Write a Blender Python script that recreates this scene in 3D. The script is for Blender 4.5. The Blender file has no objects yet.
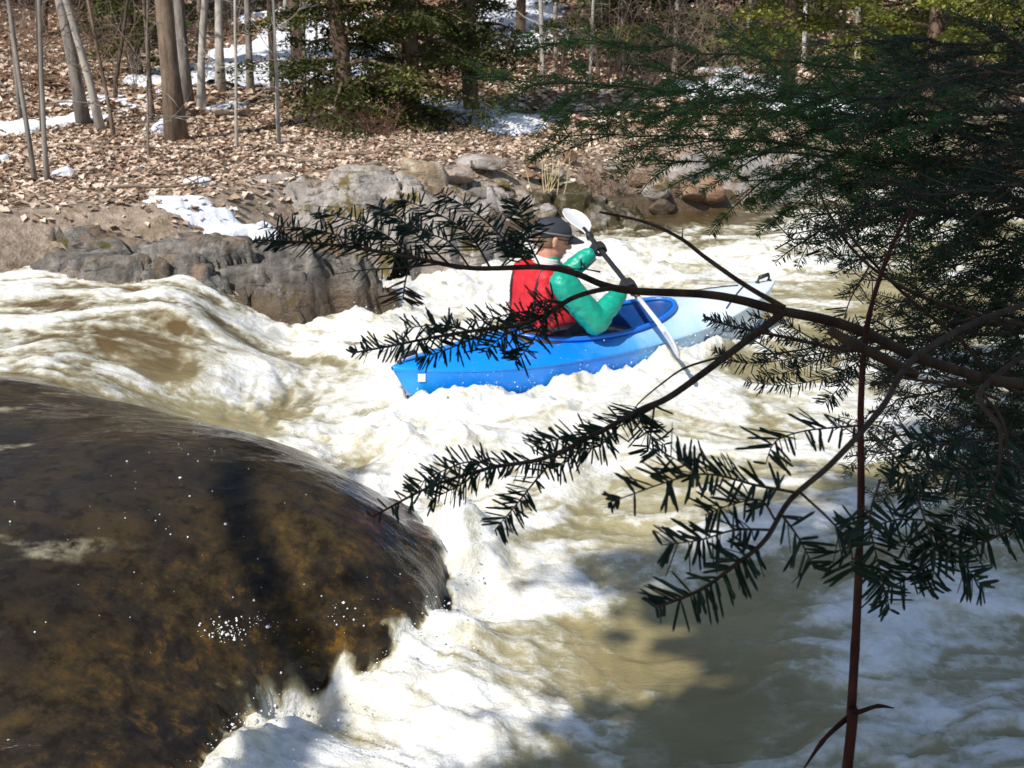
import bpy, math, random
import numpy as np
from mathutils import Vector, Matrix
random.seed(7); rng = np.random.default_rng(7)
sc = bpy.context.scene
COL = sc.collection
R = math.radians

# ------------------------------------------------------------------ camera frame
F = 1083.0; PITCH = R(18.0)
CAM = np.array([0.0, 0.0, 1.9])
FW = np.array([0, math.cos(PITCH), -math.sin(PITCH)])
UP = np.array([0, math.sin(PITCH), math.cos(PITCH)])
RT = np.array([1.0, 0, 0])
def D(px, py, dep):
    return CAM + dep*(FW + RT*(px-512)/F - UP*(py-384)/F)
def P(px, py, z=0.0):
    v = FW + RT*(px-512)/F - UP*(py-384)/F
    return CAM + v*((z-CAM[2])/v[2])

# ------------------------------------------------------------------ noise
_T = np.random.default_rng(11).random((256, 256)).astype(np.float64)
def vn(x, y, seed=0):
    x = np.asarray(x, float)+seed*17.31; y = np.asarray(y, float)+seed*9.77
    xi = np.floor(x).astype(int); yi = np.floor(y).astype(int)
    fx = x-xi; fy = y-yi
    fx = fx*fx*fx*(fx*(fx*6-15)+10); fy = fy*fy*fy*(fy*(fy*6-15)+10)
    a = _T[xi & 255, yi & 255]; b = _T[(xi+1) & 255, yi & 255]
    c = _T[xi & 255, (yi+1) & 255]; d = _T[(xi+1) & 255, (yi+1) & 255]
    return a+(b-a)*fx+(c-a)*fy+(a-b-c+d)*fx*fy
def fbm(x, y, o=4, seed=0, g=.5):
    s = 0; a = 1; t = 0; x = np.asarray(x, float); y = np.asarray(y, float)
    for i in range(o):
        s = s+a*vn(x, y, seed+i*3); t += a; a *= g
        x, y = x*1.62-y*1.21, x*1.21+y*1.62
    return s/t
def billow(x, y, o=3, seed=0):
    s = 0; a = 1; t = 0
    for i in range(o):
        s = s+a*np.abs(vn(x, y, seed+i*3)*2-1); t += a; a *= .5
        x, y = x*1.62-y*1.21, x*1.21+y*1.62
    return s/t
def sm(a, b, x):
    t = np.clip((x-a)/(b-a), 0, 1); return t*t*(3-2*t)
def pl_dist(X, Y, pts, axis='x'):
    """signed distance to an open polyline; >0 on the left of its direction"""
    best = np.full(X.shape, 1e9); sg = np.ones(X.shape)
    for (x0, y0), (x1, y1) in zip(pts[:-1], pts[1:]):
        dx, dy = x1-x0, y1-y0; L = dx*dx+dy*dy
        t = np.clip(((X-x0)*dx+(Y-y0)*dy)/L, 0, 1)
        ex = X-(x0+t*dx); ey = Y-(y0+t*dy); d = np.hypot(ex, ey)
        c = dx*(Y-y0)-dy*(X-x0)
        m = d < best-1e-9
        best = np.where(m, d, best)
    p = np.array(pts)
    if axis == 'x': sg = np.where(Y > np.interp(X, p[:, 0], p[:, 1]), 1, -1)
    else: sg = np.where(X < np.interp(-Y, -p[:, 1], p[:, 0]), -1, 1)
    return best*sg

# ------------------------------------------------------------------ mesh helpers
def np_mesh(name, V, Fc, smooth=True):
    """V (n,3); Fc list of int arrays (m,k)"""
    me = bpy.data.meshes.new(name)
    V = np.asarray(V, np.float32)
    if isinstance(Fc, np.ndarray): Fc = [Fc]
    Fc = [f for f in Fc if len(f)]
    me.vertices.add(len(V)); me.vertices.foreach_set('co', V.ravel())
    idx = np.concatenate([f.ravel() for f in Fc]).astype(np.int32)
    tot = np.concatenate([np.full(len(f), f.shape[1]) for f in Fc]).astype(np.int32)
    st = np.concatenate([[0], np.cumsum(tot)[:-1]]).astype(np.int32)
    me.loops.add(len(idx)); me.loops.foreach_set('vertex_index', idx)
    me.polygons.add(len(tot)); me.polygons.foreach_set('loop_start', st)
    me.polygons.foreach_set('loop_total', tot)
    me.polygons.foreach_set('use_smooth', np.full(len(tot), smooth))
    me.update(calc_edges=True)
    return me
def attr(me, name, vals):
    a = me.attributes.new(name, 'FLOAT', 'POINT'); a.data.foreach_set('value', np.asarray(vals, np.float32))
def link(name, me, mat, parent=None):
    o = bpy.data.objects.new(name, me); COL.objects.link(o)
    if mat: me.materials.clear(); me.materials.append(mat)
    if parent: o.parent = parent
    return o
def tag(o, label=None, cat=None, group=None, kind=None):
    if label: o['label'] = label
    if cat: o['category'] = cat
    if group: o['group'] = group
    if kind: o['kind'] = kind
    return o
def empty(name, loc=(0, 0, 0), rot=(0, 0, 0)):
    o = bpy.data.objects.new(name, None); COL.objects.link(o); o.location = loc; o.rotation_euler = rot
    o.empty_display_size = .1
    return o
class MB:
    def __init__(s): s.V = []; s.Q = []; s.T = []; s.n = 0; s.A = []
    def add(s, V, Q=None, T=None, a=None):
        V = np.asarray(V, float).reshape(-1, 3)
        s.V.append(V)
        if Q is not None and len(Q): s.Q.append(np.asarray(Q, int).reshape(-1, 4)+s.n)
        if T is not None and len(T): s.T.append(np.asarray(T, int).reshape(-1, 3)+s.n)
        s.A.append(np.full(len(V), 0.5) if a is None else (np.full(len(V), a) if np.isscalar(a) else a))
        s.n += len(V)
    def tube(s, pts, rad, k=6, a=None):
        pts = np.asarray(pts, float); rad = np.broadcast_to(rad, (len(pts),)).astype(float)
        n = len(pts)
        tan = np.gradient(pts, axis=0); tan /= np.linalg.norm(tan, axis=1, keepdims=True)+1e-12
        ref = np.array([0, 0, 1.0]) if abs(tan[0][2]) < .8 else np.array([1.0, 0, 0])
        V = []
        u = np.cross(tan[0], ref); u /= np.linalg.norm(u)
        for i in range(n):
            u = u-tan[i]*np.dot(u, tan[i]); u /= np.linalg.norm(u)+1e-12
            w = np.cross(tan[i], u)
            an = np.arange(k)*2*math.pi/k
            V.append(pts[i]+rad[i]*(np.cos(an)[:, None]*u+np.sin(an)[:, None]*w))
        V = np.concatenate(V+[pts[:1], pts[-1:]])
        Q = []; i0 = np.arange(k); i1 = (i0+1) % k
        for i in range(n-1):
            Q.append(np.stack([i*k+i0, i*k+i1, (i+1)*k+i1, (i+1)*k+i0], 1))
        T = np.concatenate([np.stack([i1, i0, np.full(k, n*k)], 1), np.stack([(n-1)*k+i0, (n-1)*k+i1, np.full(k, n*k+1)], 1)])
        s.add(V, np.concatenate(Q), T, a)
    def build(s, name, mat, parent=None, smooth=True, at='tint'):
        me = np_mesh(name, np.concatenate(s.V), ([np.concatenate(s.Q)] if s.Q else [])+([np.concatenate(s.T)] if s.T else []), smooth)
        attr(me, at, np.concatenate(s.A))
        return link(name, me, mat, parent)
def spline(pts, n):
    """Catmull-Rom through pts, n samples"""
    p = np.asarray(pts, float)
    if len(p) == 2: return p[0]+(p[1]-p[0])*np.linspace(0, 1, n)[:, None]
    p = np.concatenate([[2*p[0]-p[1]], p, [2*p[-1]-p[-2]]])
    m = len(p)-3; out = []
    for t in np.linspace(0, m-1e-6, n):
        i = int(t); f = t-i
        a, b, c, d = p[i:i+4]
        out.append(.5*((2*b)+(-a+c)*f+(2*a-5*b+4*c-d)*f*f+(-a+3*b-3*c+d)*f**3))
    return np.array(out)

# ------------------------------------------------------------------ materials
def newmat(name):
    m = bpy.data.materials.new(name); m.use_nodes = True
    nt = m.node_tree; b = nt.nodes['Principled BSDF']
    return m, nt, b
def N(nt, t, **k):
    n = nt.nodes.new(t)
    for a, v in k.items():
        if a in n.inputs: n.inputs[a].default_value = v
        else: setattr(n, a, v)
    return n
def noise(nt, scale, detail=4, rough=.55, vec=None, dist=0):
    n = N(nt, 'ShaderNodeTexNoise'); n.inputs['Scale'].default_value = scale
    n.inputs['Detail'].default_value = detail; n.inputs['Roughness'].default_value = rough
    n.inputs['Distortion'].default_value = dist
    if vec is not None: nt.links.new(vec, n.inputs['Vector'])
    return n.outputs['Fac']
def coord(nt, scale=(1, 1, 1), rot=(0, 0, 0), obj=False):
    t = N(nt, 'ShaderNodeTexCoord') if obj else N(nt, 'ShaderNodeNewGeometry')
    mp = N(nt, 'ShaderNodeMapping'); mp.inputs['Scale'].default_value = scale; mp.inputs['Rotation'].default_value = rot
    nt.links.new(t.outputs['Object' if obj else 'Position'], mp.inputs['Vector'])
    return mp.outputs['Vector']
def ramp(nt, fac, stops, inter='LINEAR'):
    r = N(nt, 'ShaderNodeValToRGB'); cr = r.color_ramp; cr.interpolation = inter
    while len(cr.elements) < len(stops): cr.elements.new(.5)
    for e, (p, c) in zip(cr.elements, stops):
        e.position = p; e.color = (*c, 1) if len(c) == 3 else c
    nt.links.new(fac, r.inputs['Fac']); return r.outputs['Color']
def mix(nt, fac, a, b):
    m = N(nt, 'ShaderNodeMix', data_type='RGBA')
    for s, v in ((0, fac), (6, a), (7, b)):
        if hasattr(v, 'node'): nt.links.new(v, m.inputs[s])
        else: m.inputs[s].default_value = v if s == 0 else (*v, 1)
    return m.outputs[2]
def mth(nt, op, a, b=0, c=None, clamp=False):
    m = N(nt, 'ShaderNodeMath', operation=op); m.use_clamp = clamp
    for i, v in enumerate((a, b, c)):
        if v is None: continue
        if hasattr(v, 'node'): nt.links.new(v, m.inputs[i])
        else: m.inputs[i].default_value = v
    return m.outputs[0]
def mrange(nt, v, a, b, c=0, d=1, smooth=True):
    m = N(nt, 'ShaderNodeMapRange'); m.interpolation_type = 'SMOOTHSTEP' if smooth else 'LINEAR'
    nt.links.new(v, m.inputs[0])
    for i, x in enumerate((a, b, c, d)): m.inputs[i+1].default_value = x
    return m.outputs[0]
def A(nt, name):
    n = N(nt, 'ShaderNodeAttribute'); n.attribute_name = name; return n.outputs['Fac']
def bump(nt, b, h, strength=.4, dist=.01):
    n = N(nt, 'ShaderNodeBump'); n.inputs['Strength'].default_value = strength; n.inputs['Distance'].default_value = dist
    nt.links.new(h, n.inputs['Height']); nt.links.new(n.outputs[0], b.inputs['Normal']); return n
def simple(name, col, rough=.6, var=.15, scale=8, bs=.3, bd=.004, obj=True, spec=.5):
    m, nt, b = newmat(name)
    v = coord(nt, obj=obj); f = noise(nt, scale, 5, vec=v)
    lo = tuple(c*(1-var) for c in col); hi = tuple(min(1, c*(1+var)) for c in col)
    nt.links.new(ramp(nt, f, [(.3, lo), (.7, hi)]), b.inputs['Base Color'])
    b.inputs['Roughness'].default_value = rough; b.inputs['Specular IOR Level'].default_value = spec
    bump(nt, b, noise(nt, scale*4, 4, vec=v), bs, bd)
    return m
def bark(name, lo, hi, vs=1.0, bd=.012):
    m, nt, b = newmat(name)
    v = coord(nt, (1, 1, .22)); f = noise(nt, 22*vs, 5, .65, v); g = noise(nt, 3, 4, .6, coord(nt, (1, 1, .5)))
    c = ramp(nt, f, [(.3, lo), (.7, hi)])
    c = mix(nt, mrange(nt, g, .45, .7, 0, .55), c, tuple(min(1, h*1.35) for h in hi))
    nt.links.new(c, b.inputs['Base Color']); b.inputs['Roughness'].default_value = .9
    b.inputs['Specular IOR Level'].default_value = .2
    bump(nt, b, f, .8, bd); return m
def foliage(name, a, b_, c_=None, transl=.25):
    m, nt, b = newmat(name)
    t = A(nt, 'tint')
    col = ramp(nt, t, [(0, a), (.6, b_), (1, c_ or b_)])
    nt.links.new(col, b.inputs['Base Color']); b.inputs['Roughness'].default_value = .55
    b.inputs['Specular IOR Level'].default_value = .35
    tr = N(nt, 'ShaderNodeBsdfTranslucent'); nt.links.new(col, tr.inputs['Color'])
    mx = N(nt, 'ShaderNodeMixShader'); mx.inputs[0].default_value = transl
    out = nt.nodes['Material Output']
    nt.links.new(b.outputs[0], mx.inputs[1]); nt.links.new(tr.outputs[0], mx.inputs[2]); nt.links.new(mx.outputs[0], out.inputs[0])
    return m

# ================================================================== RIVER
# drop line of the upper level, from the far side towards the camera (upper level lies on its right when walking this way)
KD = [(-3.2, 9.0), (-1.7, 7.9), (-1.38, 7.1), (-1.22, 6.3), (-1.25, 5.7), (-1.42, 5.15), (-1.48, 4.75), (-1.05, 4.5), (-.66, 4.22), (-.37, 3.88)] + \
     [tuple(P(x, y, .07)[:2]) for x, y in [(447, 560), (441, 596), (424, 626), (392, 650), (352, 662), (310, 670), (272, 684), (240, 706), (218, 736), (198, 772), (170, 830)]] + [(-1.25, 1.2), (-1.8, 0.0)]
SHORE = [(-14, 7.6), (-6, 7.0)] + [tuple(P(x, y, z)[:2]) for x, y, z in
        [(-20, 285, .4), (55, 268, .42)]] + [(-2.75, 7.15), (-2.2, 7.35), (-1.8, 7.75), (-1.35, 8.6)] + [tuple(P(x, y, z)[:2]) for x, y, z in [(430, 256, 0), (560, 234, 0),
         (620, 216, 0), (700, 208, 0), (760, 201, 0), (840, 190, 0), (1024, 177, 0)]] + [(16, 17.5), (45, 24)]
foam_ctl = []
for px, py, v in [(300,290,.95),(400,270,1),(470,280,1),(350,340,1),(250,380,1),(300,430,1),(220,400,1),(380,420,1),(450,440,.95),(380,500,1),(470,520,.85),(450,600,.95),
    (380,680,1),(300,730,1),(400,750,.95),(250,760,1),(500,640,.62),(520,580,.55),(520,710,.7),(450,690,.9),(560,740,.5),(600,730,.32),(620,620,.18),(700,650,.1),(700,740,.18),
    (600,540,.55),(660,520,.7),(580,570,.4),(700,500,.3),(640,590,.15),(560,470,.68),(520,430,.7),(640,440,.6),(700,400,.62),(760,430,.5),(620,400,.8),(560,400,.9),(820,380,.5),(740,520,.35),(820,560,.28),(760,600,.12),(700,690,.06),(640,660,.1),(960,560,.5),(1010,590,.5),
    (900,620,.72),(950,700,.75),(880,740,.66),(820,740,.3),(930,660,.6),(1000,730,.65),(1000,650,.5),(800,700,.2),(780,620,.22),(640,262,.8),(700,262,.72),(760,255,.62),(850,238,.8),
    (890,218,.75),(700,238,.55),(640,235,.42),(600,218,.15),(640,214,.08),(720,215,.15),(800,203,.2),(850,280,.3),(900,300,.2),(800,300,.45),(950,250,.35),
    (1000,215,.5),(980,195,.5),(860,205,.35),(600,250,.8),(560,255,.85),(500,262,1),(700,340,.6),(680,560,.22),(560,650,.35),(650,500,.4),(1000,500,.4),(1000,400,.4),(600,680,.2)]:
    p = P(px, py, .03); foam_ctl.append((p[0], p[1], v))
for px, py, v in [(50,300,.5),(100,290,.55),(150,320,.55),(60,340,.5),(20,365,.52),(150,378,.35),(100,375,.4),(200,330,.5),(245,350,.12),(200,365,.08),(235,365,.1),(215,350,.15),(60,362,.45),(40,320,.45),(110,310,.45),(250,335,.3),(170,362,.25),
    (262,318,.6),(150,392,.1),(50,398,.12),(0,300,.55),(-80,330,.5),(-80,390,.1),(180,340,.38),(175,303,.15),(225,312,.2),(265,300,.3),(130,292,.4),(0,330,.65),(120,345,.6)]:
    p = P(px, py, .40); foam_ctl.append((p[0], p[1], v))
for px, py, v in [(100,450,.0),(200,500,0),(300,560,0),(100,650,0),(10,440,.06),(30,500,.03),(200,440,.03)]:
    p = P(px, py, .5); foam_ctl.append((p[0], p[1], v))
foam_ctl = np.array(foam_ctl)

K0 = np.array([.55, 6.25]); KH = R(34.2)     # kayak midpoint and heading
kh = np.array([math.cos(KH), math.sin(KH)]); kp = np.array([-math.sin(KH), math.cos(KH)])
def klocal(X, Y):
    dx, dy = X-K0[0], Y-K0[1]
    return dx*kh[0]+dy*kh[1], dx*kp[0]+dy*kp[1]

def river(X, Y):
    s = pl_dist(X, Y, KD, 'y'); s = -s                      # >0 on the upper (left) side
    nzb = fbm(X*1.1, Y*1.1, 3, 5)-.5
    tdome = sm(4.95, 4.35, Y+.25*X*0)                  # 1 = boulder dome, 0 = shelf
    wd = .95+.25*sm(3.2, 2.2, Y)
    q = np.clip(s/wd, 0, 1)
    dome = .50*np.clip(1-(1-q)**2.1, 0, 1)**.68+.03*np.clip(s-wd, 0, 1.5)
    near_drop = .42*sm(2.7, 1.5, Y+.22*np.clip(X+1.1, -2, 0))
    dome = dome-near_drop*sm(0, .6, s)
    shelf = .36*sm(-.15, .95, s+nzb*.7)+.04*sm(1, 3, s)
    H0 = shelf*(1-tdome)+dome*tdome
    H0 = np.where(s < 0, shelf*(1-tdome), H0)
    # foam density
    num = 0; den = 0
    for x, y, v in foam_ctl:
        d2 = (X-x)**2+(Y-y)**2
        w = 1/(d2+.02*(1+.02*(x*x+y*y)))**1.6
        num = num+w*v; den = den+w
    dens = num/den
    s_j = s+.15*(fbm(X*4, Y*4, 3, 12)-.5)+.09*(fbm(X*15, Y*15, 4, 9, .65)-.5)
    in_dome = tdome*sm(-.01, .03, s_j)
    edge = tdome*sm(-.5, -.03, s)*(1-sm(-.01, .03, s_j))
    dens = np.maximum(dens, edge*.98)
    lx, ly = klocal(X, Y)
    hull = np.abs(ly)-.36*np.sqrt(np.clip(1-(lx/1.5)**2, 0, 1))
    wake = np.exp(-(np.clip(hull, 0, 9)/.16)**2)*sm(1.75, 1.3, np.abs(lx))
    dens = np.maximum(dens, wake*.92)
    # flow coordinates: streaks run along the current
    wx = fbm(X*.8, Y*.8, 3, 21)-.5; wy = fbm(X*.8, Y*.8, 3, 31)-.5
    U = X+wx*1.3; W = Y+wy*1.3
    ang = .55*tdome*0+np.where(Y > 8, .12, .35)*sm(-2, 1, X)
    u = U*np.cos(ang)+W*np.sin(ang); w_ = -U*np.sin(ang)+W*np.cos(ang)
    n = fbm(u*1.7, w_*4.2, 5, 41, .58)
    n2 = fbm(U*7, W*9, 4, 51, .6)
    nn = np.clip((n*.72+n2*.28-.5)*1.9+.5, 0, 1)
    lace = 1-np.abs(fbm(U*3.1+w_*.6, W*4.4, 4, 141, .62)*2-1)*3.2          # thin ridges of froth
    lace2 = 1-np.abs(fbm(U*8.5, W*10.5, 3, 151, .6)*2-1)*3.0
    base_ = dens*1.2-.62+(nn-.5)*1.15
    foam = .76*sm(-.32, .36, base_)+.28*sm(-.1, .9, lace)*sm(.1, .45, dens)+.14*sm(.1, .9, lace2)*sm(.05, .4, dens)-.05
    foam = np.clip(foam, 0, 1)
    foam = np.maximum(foam, sm(.82, .96, dens)*(.70+.30*sm(.25, .6, nn)))
    streak = sm(.60, .72, fbm(X*1.2+Y*.5, Y*5-X*1.2, 4, 61))*sm(4.6, 2.0, Y-.3*X-1.6)*.35
    foam = foam*(1-in_dome)+in_dome*np.clip(streak*sm(-1.0, -1.9, X)*1.1, 0, .22)
    # relief (smooth masks, so the flank of the boulder stays clean)
    idh = tdome*sm(-.10, .12, s); eh = tdome*sm(-.5, -.03, s)*(1-sm(.0, .14, s))
    shelfm = sm(.1, .9, s)*(1-tdome)
    turb = sm(.35, .95, dens)*(1-idh)*(1-.62*shelfm)
    bil = billow(U*4.0, W*4.6, 4, 71); bil2 = billow(U*13, W*14, 3, 81)
    H = H0
    H = H+(fbm(u*.9, w_*2.1, 3, 91)-.5)*(.05+.22*turb)*(1-idh)*(1-.55*shelfm)
    H = H+turb*((.55-bil)*.115+(.5-bil2)*.022+(fbm(U*2.1, W*2.4, 3, 171)-.5)*.15)
    H = H+(1-idh)*(1-turb)*((n-.5)*.05+(vn(U*9, W*11, 3)-.5)*.012)
    H = H+idh*((fbm(X*1.4+Y, Y*3.4-X, 3, 7)-.5)*.035+(fbm(X*5+Y*4, Y*15-X*11, 3, 8)-.5)*.007)
    H = H+eh*(.10*(fbm(X*4, Y*4, 3, 15)-.2)+.05*(fbm(X*13, Y*13, 3, 16)-.4))
    H = H+foam*(1-idh)*.012
    H = H+wake*.045*(.4+fbm(X*6, Y*6, 3, 33))+.04*np.exp(-((lx-1.1)/.3)**2)*np.exp(-(np.clip(hull, 0, 9)/.2)**2)
    inside = sm(.0, -.1, hull)*(np.abs(lx) < 1.3)
    H = H*(1-inside)+inside*np.minimum(H, -.16)
    far = sm(9, 13, Y)
    H = H-far*.0
    # lateral standing waves in the fast water below the drop
    H = H+.035*np.sin((X*1.0+Y*.55)*4.2+wx*9)*sm(.3, .8, dens)*sm(5.2, 6.5, Y)*(1-tdome)
    return H, foam, in_dome, s, dens

def stretch(a, b, fine0, fine1, h, gr):
    xs = list(np.arange(fine0, fine1+h*.5, h)); st = h; x = fine1
    while x < b: st *= gr; x += st; xs.append(x)
    st = h; x = fine0; lo = []
    while x > a: st *= gr; x -= st; lo.append(x)
    return np.array(lo[::-1]+xs)
def gridmesh(xs, ys):
    X, Y = np.meshgrid(xs, ys); nx, ny = len(xs), len(ys)
    i = np.arange(nx-1)[None, :]+np.arange(ny-1)[:, None]*nx
    Q = np.stack([i, i+1, i+1+nx, i+nx], -1).reshape(-1, 4)
    return X, Y, Q
ys = [1.0]
while ys[-1] < 26: ys.append(ys[-1]+max(.011, .0045*ys[-1]*(1 if ys[-1] < 9 else 1.6)))
xs = stretch(-14, 40, -2.7, 2.6, .0125, 1.022)
X, Y, Q = gridmesh(xs, np.array(ys))
H, foam, indome, S_, dens_ = river(X, Y)
dsh = pl_dist(X, Y, SHORE)
H = np.where(dsh > .5, H-(dsh-.5)*.5, H)
dshw = dsh
me = np_mesh('river_water', np.stack([X, Y, H], -1).reshape(-1, 3), Q)
attr(me, 'foam', foam.ravel()); attr(me, 'dome', indome.ravel()); attr(me, 'edge', S_.ravel())
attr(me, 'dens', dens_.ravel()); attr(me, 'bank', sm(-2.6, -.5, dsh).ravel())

m, nt, b = newmat('river')
pos = coord(nt)
f0 = A(nt, 'foam'); dm = A(nt, 'dome'); ed = A(nt, 'edge')
n1 = noise(nt, 16, 6, .65, pos, .6); n2 = noise(nt, 60, 4, .6, pos)
ff = mth(nt, 'ADD', f0, mth(nt, 'MULTIPLY', mth(nt, 'SUBTRACT', n1, .5), .75))
ff = mth(nt, 'ADD', ff, mth(nt, 'MULTIPLY', mth(nt, 'SUBTRACT', n2, .5), .35))
vor = N(nt, 'ShaderNodeTexVoronoi', feature='SMOOTH_F1'); vor.inputs['Scale'].default_value = 22; vor.inputs['Smoothness'].default_value = .6
wv = mix(nt, .12, pos, N(nt, 'ShaderNodeTexNoise', Scale=9.0, Detail=4.0).outputs['Color'])
nt.links.new(wv, vor.inputs['Vector'])
ff = mth(nt, 'ADD', ff, mth(nt, 'MULTIPLY', mth(nt, 'SUBTRACT', vor.outputs['Distance'], .35), .35))
ff = mth(nt, 'MULTIPLY', mrange(nt, ff, .02, 1.0, 0, 1, False), mrange(nt, f0, .0, .12))
big = noise(nt, 1.3, 3, .5, pos)
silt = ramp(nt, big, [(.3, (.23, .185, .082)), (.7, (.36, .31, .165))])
silt = mix(nt, A(nt, 'bank'), silt, (.085, .058, .026))  # tea-brown towards the bank, with the dark forest reflection put into the colour
# tea-coloured sheet over the boulder, amber where the rock shows through
am = noise(nt, 2.6, 5, .65, pos, .8)
am2 = noise(nt, 14, 5, .7, coord(nt, (1, 1.0, 1)), .15)
amf = mth(nt, 'MULTIPLY', mrange(nt, am, .38, .68), mrange(nt, ed, 1.5, .3, .25, 1))
tea = mix(nt, amf, (.024, .019, .013), (.060, .040, .014))
tea = mix(nt, mth(nt, 'MULTIPLY', mrange(nt, am2, .5, .72), mrange(nt, ed, .62, .10, 0, .95)), tea, (.15, .080, .016))
tea = mix(nt, mth(nt, 'MULTIPLY', mrange(nt, am2, .52, .36), .75), tea, (.012, .008, .004))
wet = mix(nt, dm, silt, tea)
# brown rock glimpsed through the thin shelf water on the left
shelf = mth(nt, 'MULTIPLY', mrange(nt, ed, .1, .9), mth(nt, 'SUBTRACT', 1.0, dm))
wet = mix(nt, mth(nt, 'MULTIPLY', shelf, .8), wet, (.13, .075, .025))
med = noise(nt, 3.4, 6, .62, coord(nt, (1, 1.5, 1), (0, 0, R(-20))), 1.2)
foamc = ramp(nt, mth(nt, 'ADD', mth(nt, 'MULTIPLY', n1, .35), mth(nt, 'MULTIPLY', med, .65)), [(.36, (.54, .505, .38)), (.46, (.74, .72, .63)), (.56, (.86, .86, .83))])
froth1 = mix(nt, mrange(nt, ff, .0, .5, 0, 1, False), wet, (.44, .405, .27))
col = mix(nt, mrange(nt, ff, .32, .86, 0, 1, False), froth1, foamc)
nt.links.new(col, b.inputs['Base Color'])
nt.links.new(mrange(nt, ff, 0, 1, .07, .62), b.inputs['Roughness'])
b.inputs['IOR'].default_value = 1.33
hs = noise(nt, 9, 5, .6, coord(nt, (1.0, 2.6, 1), (0, 0, R(-35))), .4)
hb = mth(nt, 'ADD', mth(nt, 'MULTIPLY', n1, .5), mth(nt, 'MULTIPLY', n2, .25))
h = mth(nt, 'ADD', mth(nt, 'MULTIPLY', hs, .7), mth(nt, 'MULTIPLY', hb, mth(nt, 'ADD', mth(nt, 'MULTIPLY', ff, .9), .28)))
spark = noise(nt, 130, 2, .5, pos)
h = mth(nt, 'ADD', h, mth(nt, 'MULTIPLY', spark, mth(nt, 'MULTIPLY', mth(nt, 'SUBTRACT', 1.0, dm), .12)))
bump(nt, b, h, .62, .02)
MW = m
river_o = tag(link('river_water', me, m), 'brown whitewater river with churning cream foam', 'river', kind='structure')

# ---- flying droplets, and dome foam flecks doubling as painted sun glints: nobody could count them
mf, nt, b = newmat('froth_glint'); b.inputs['Base Color'].default_value = (.9, .9, .88, 1); b.inputs['Roughness'].default_value = .25
ico_v = np.array([[0,0,1],[1,0,0],[0,1,0],[-1,0,0],[0,-1,0],[0,0,-1]], float)
ico_f = np.array([[0,1,2],[0,2,3],[0,3,4],[0,4,1],[5,2,1],[5,3,2],[5,4,3],[5,1,4]])
def specks(c, r):
    n = len(c)
    V = (c[:, None, :]+ico_v[None]*r[:, None, None]*rng.uniform(.7, 1.3, (n, 6, 1))).reshape(-1, 3)
    T = (ico_f[None]+(np.arange(n)*6)[:, None, None]).reshape(-1, 3)
    return np_mesh('spray', V, T)
cand = []
for (x0, y0), (x1, y1) in zip(KD[5:-2], KD[6:-1]):
    L = math.hypot(x1-x0, y1-y0); k = int(L*520)
    t = rng.random(k); off = rng.normal(.06, .10, k)
    nx, ny = -(y1-y0)/L, (x1-x0)/L
    cand.append(np.stack([x0+(x1-x0)*t+nx*off, y0+(y1-y0)*t+ny*off, rng.exponential(.022, k)+.01], 1))
k = 2200; c = np.stack([rng.uniform(-1.6, .6, k), rng.uniform(4.2, 9.2, k), rng.exponential(.025, k)+.01], 1); cand.append(c)
k = 420; t = rng.uniform(-1.45, 1.5, k); sd = np.where(rng.random(k) < .75, -1, 1)*(.33*np.sqrt(1-(t/1.55)**2)+rng.exponential(.05, k))
cand.append(np.stack([K0[0]+kh[0]*t+kp[0]*sd, K0[1]+kh[1]*t+kp[1]*sd, rng.exponential(.035, k)+.02], 1))
k = 1500; c = np.stack([rng.uniform(1.5, 6, k), rng.uniform(7, 13, k), rng.exponential(.015, k)+.01], 1); cand.append(c)
cand = np.concatenate(cand)
Hc, fc, ic, _, dc = river(cand[:, 0], cand[:, 1])
keep = (dc > .55) & (ic < .6)
cand = cand[keep]; cand[:, 2] += Hc[keep]
fl = []  # white flecks on the dome, painting in its sun glints
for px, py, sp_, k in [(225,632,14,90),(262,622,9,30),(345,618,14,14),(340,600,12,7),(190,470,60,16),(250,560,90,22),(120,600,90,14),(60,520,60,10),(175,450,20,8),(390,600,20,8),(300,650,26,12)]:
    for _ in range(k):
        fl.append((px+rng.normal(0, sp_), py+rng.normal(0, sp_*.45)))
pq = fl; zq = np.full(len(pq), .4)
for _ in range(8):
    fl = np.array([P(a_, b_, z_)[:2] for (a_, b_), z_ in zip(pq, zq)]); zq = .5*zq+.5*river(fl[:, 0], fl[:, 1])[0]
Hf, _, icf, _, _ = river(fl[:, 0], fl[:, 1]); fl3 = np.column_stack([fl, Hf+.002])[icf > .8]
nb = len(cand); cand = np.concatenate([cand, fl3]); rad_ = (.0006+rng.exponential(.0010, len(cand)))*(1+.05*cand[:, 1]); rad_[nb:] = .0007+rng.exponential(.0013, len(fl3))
spray = tag(link('spray', specks(cand, rad_), mf), 'white droplets thrown up along the foam edges, and flecks painting sun glints over the boulder', 'spray', kind='stuff')

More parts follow.
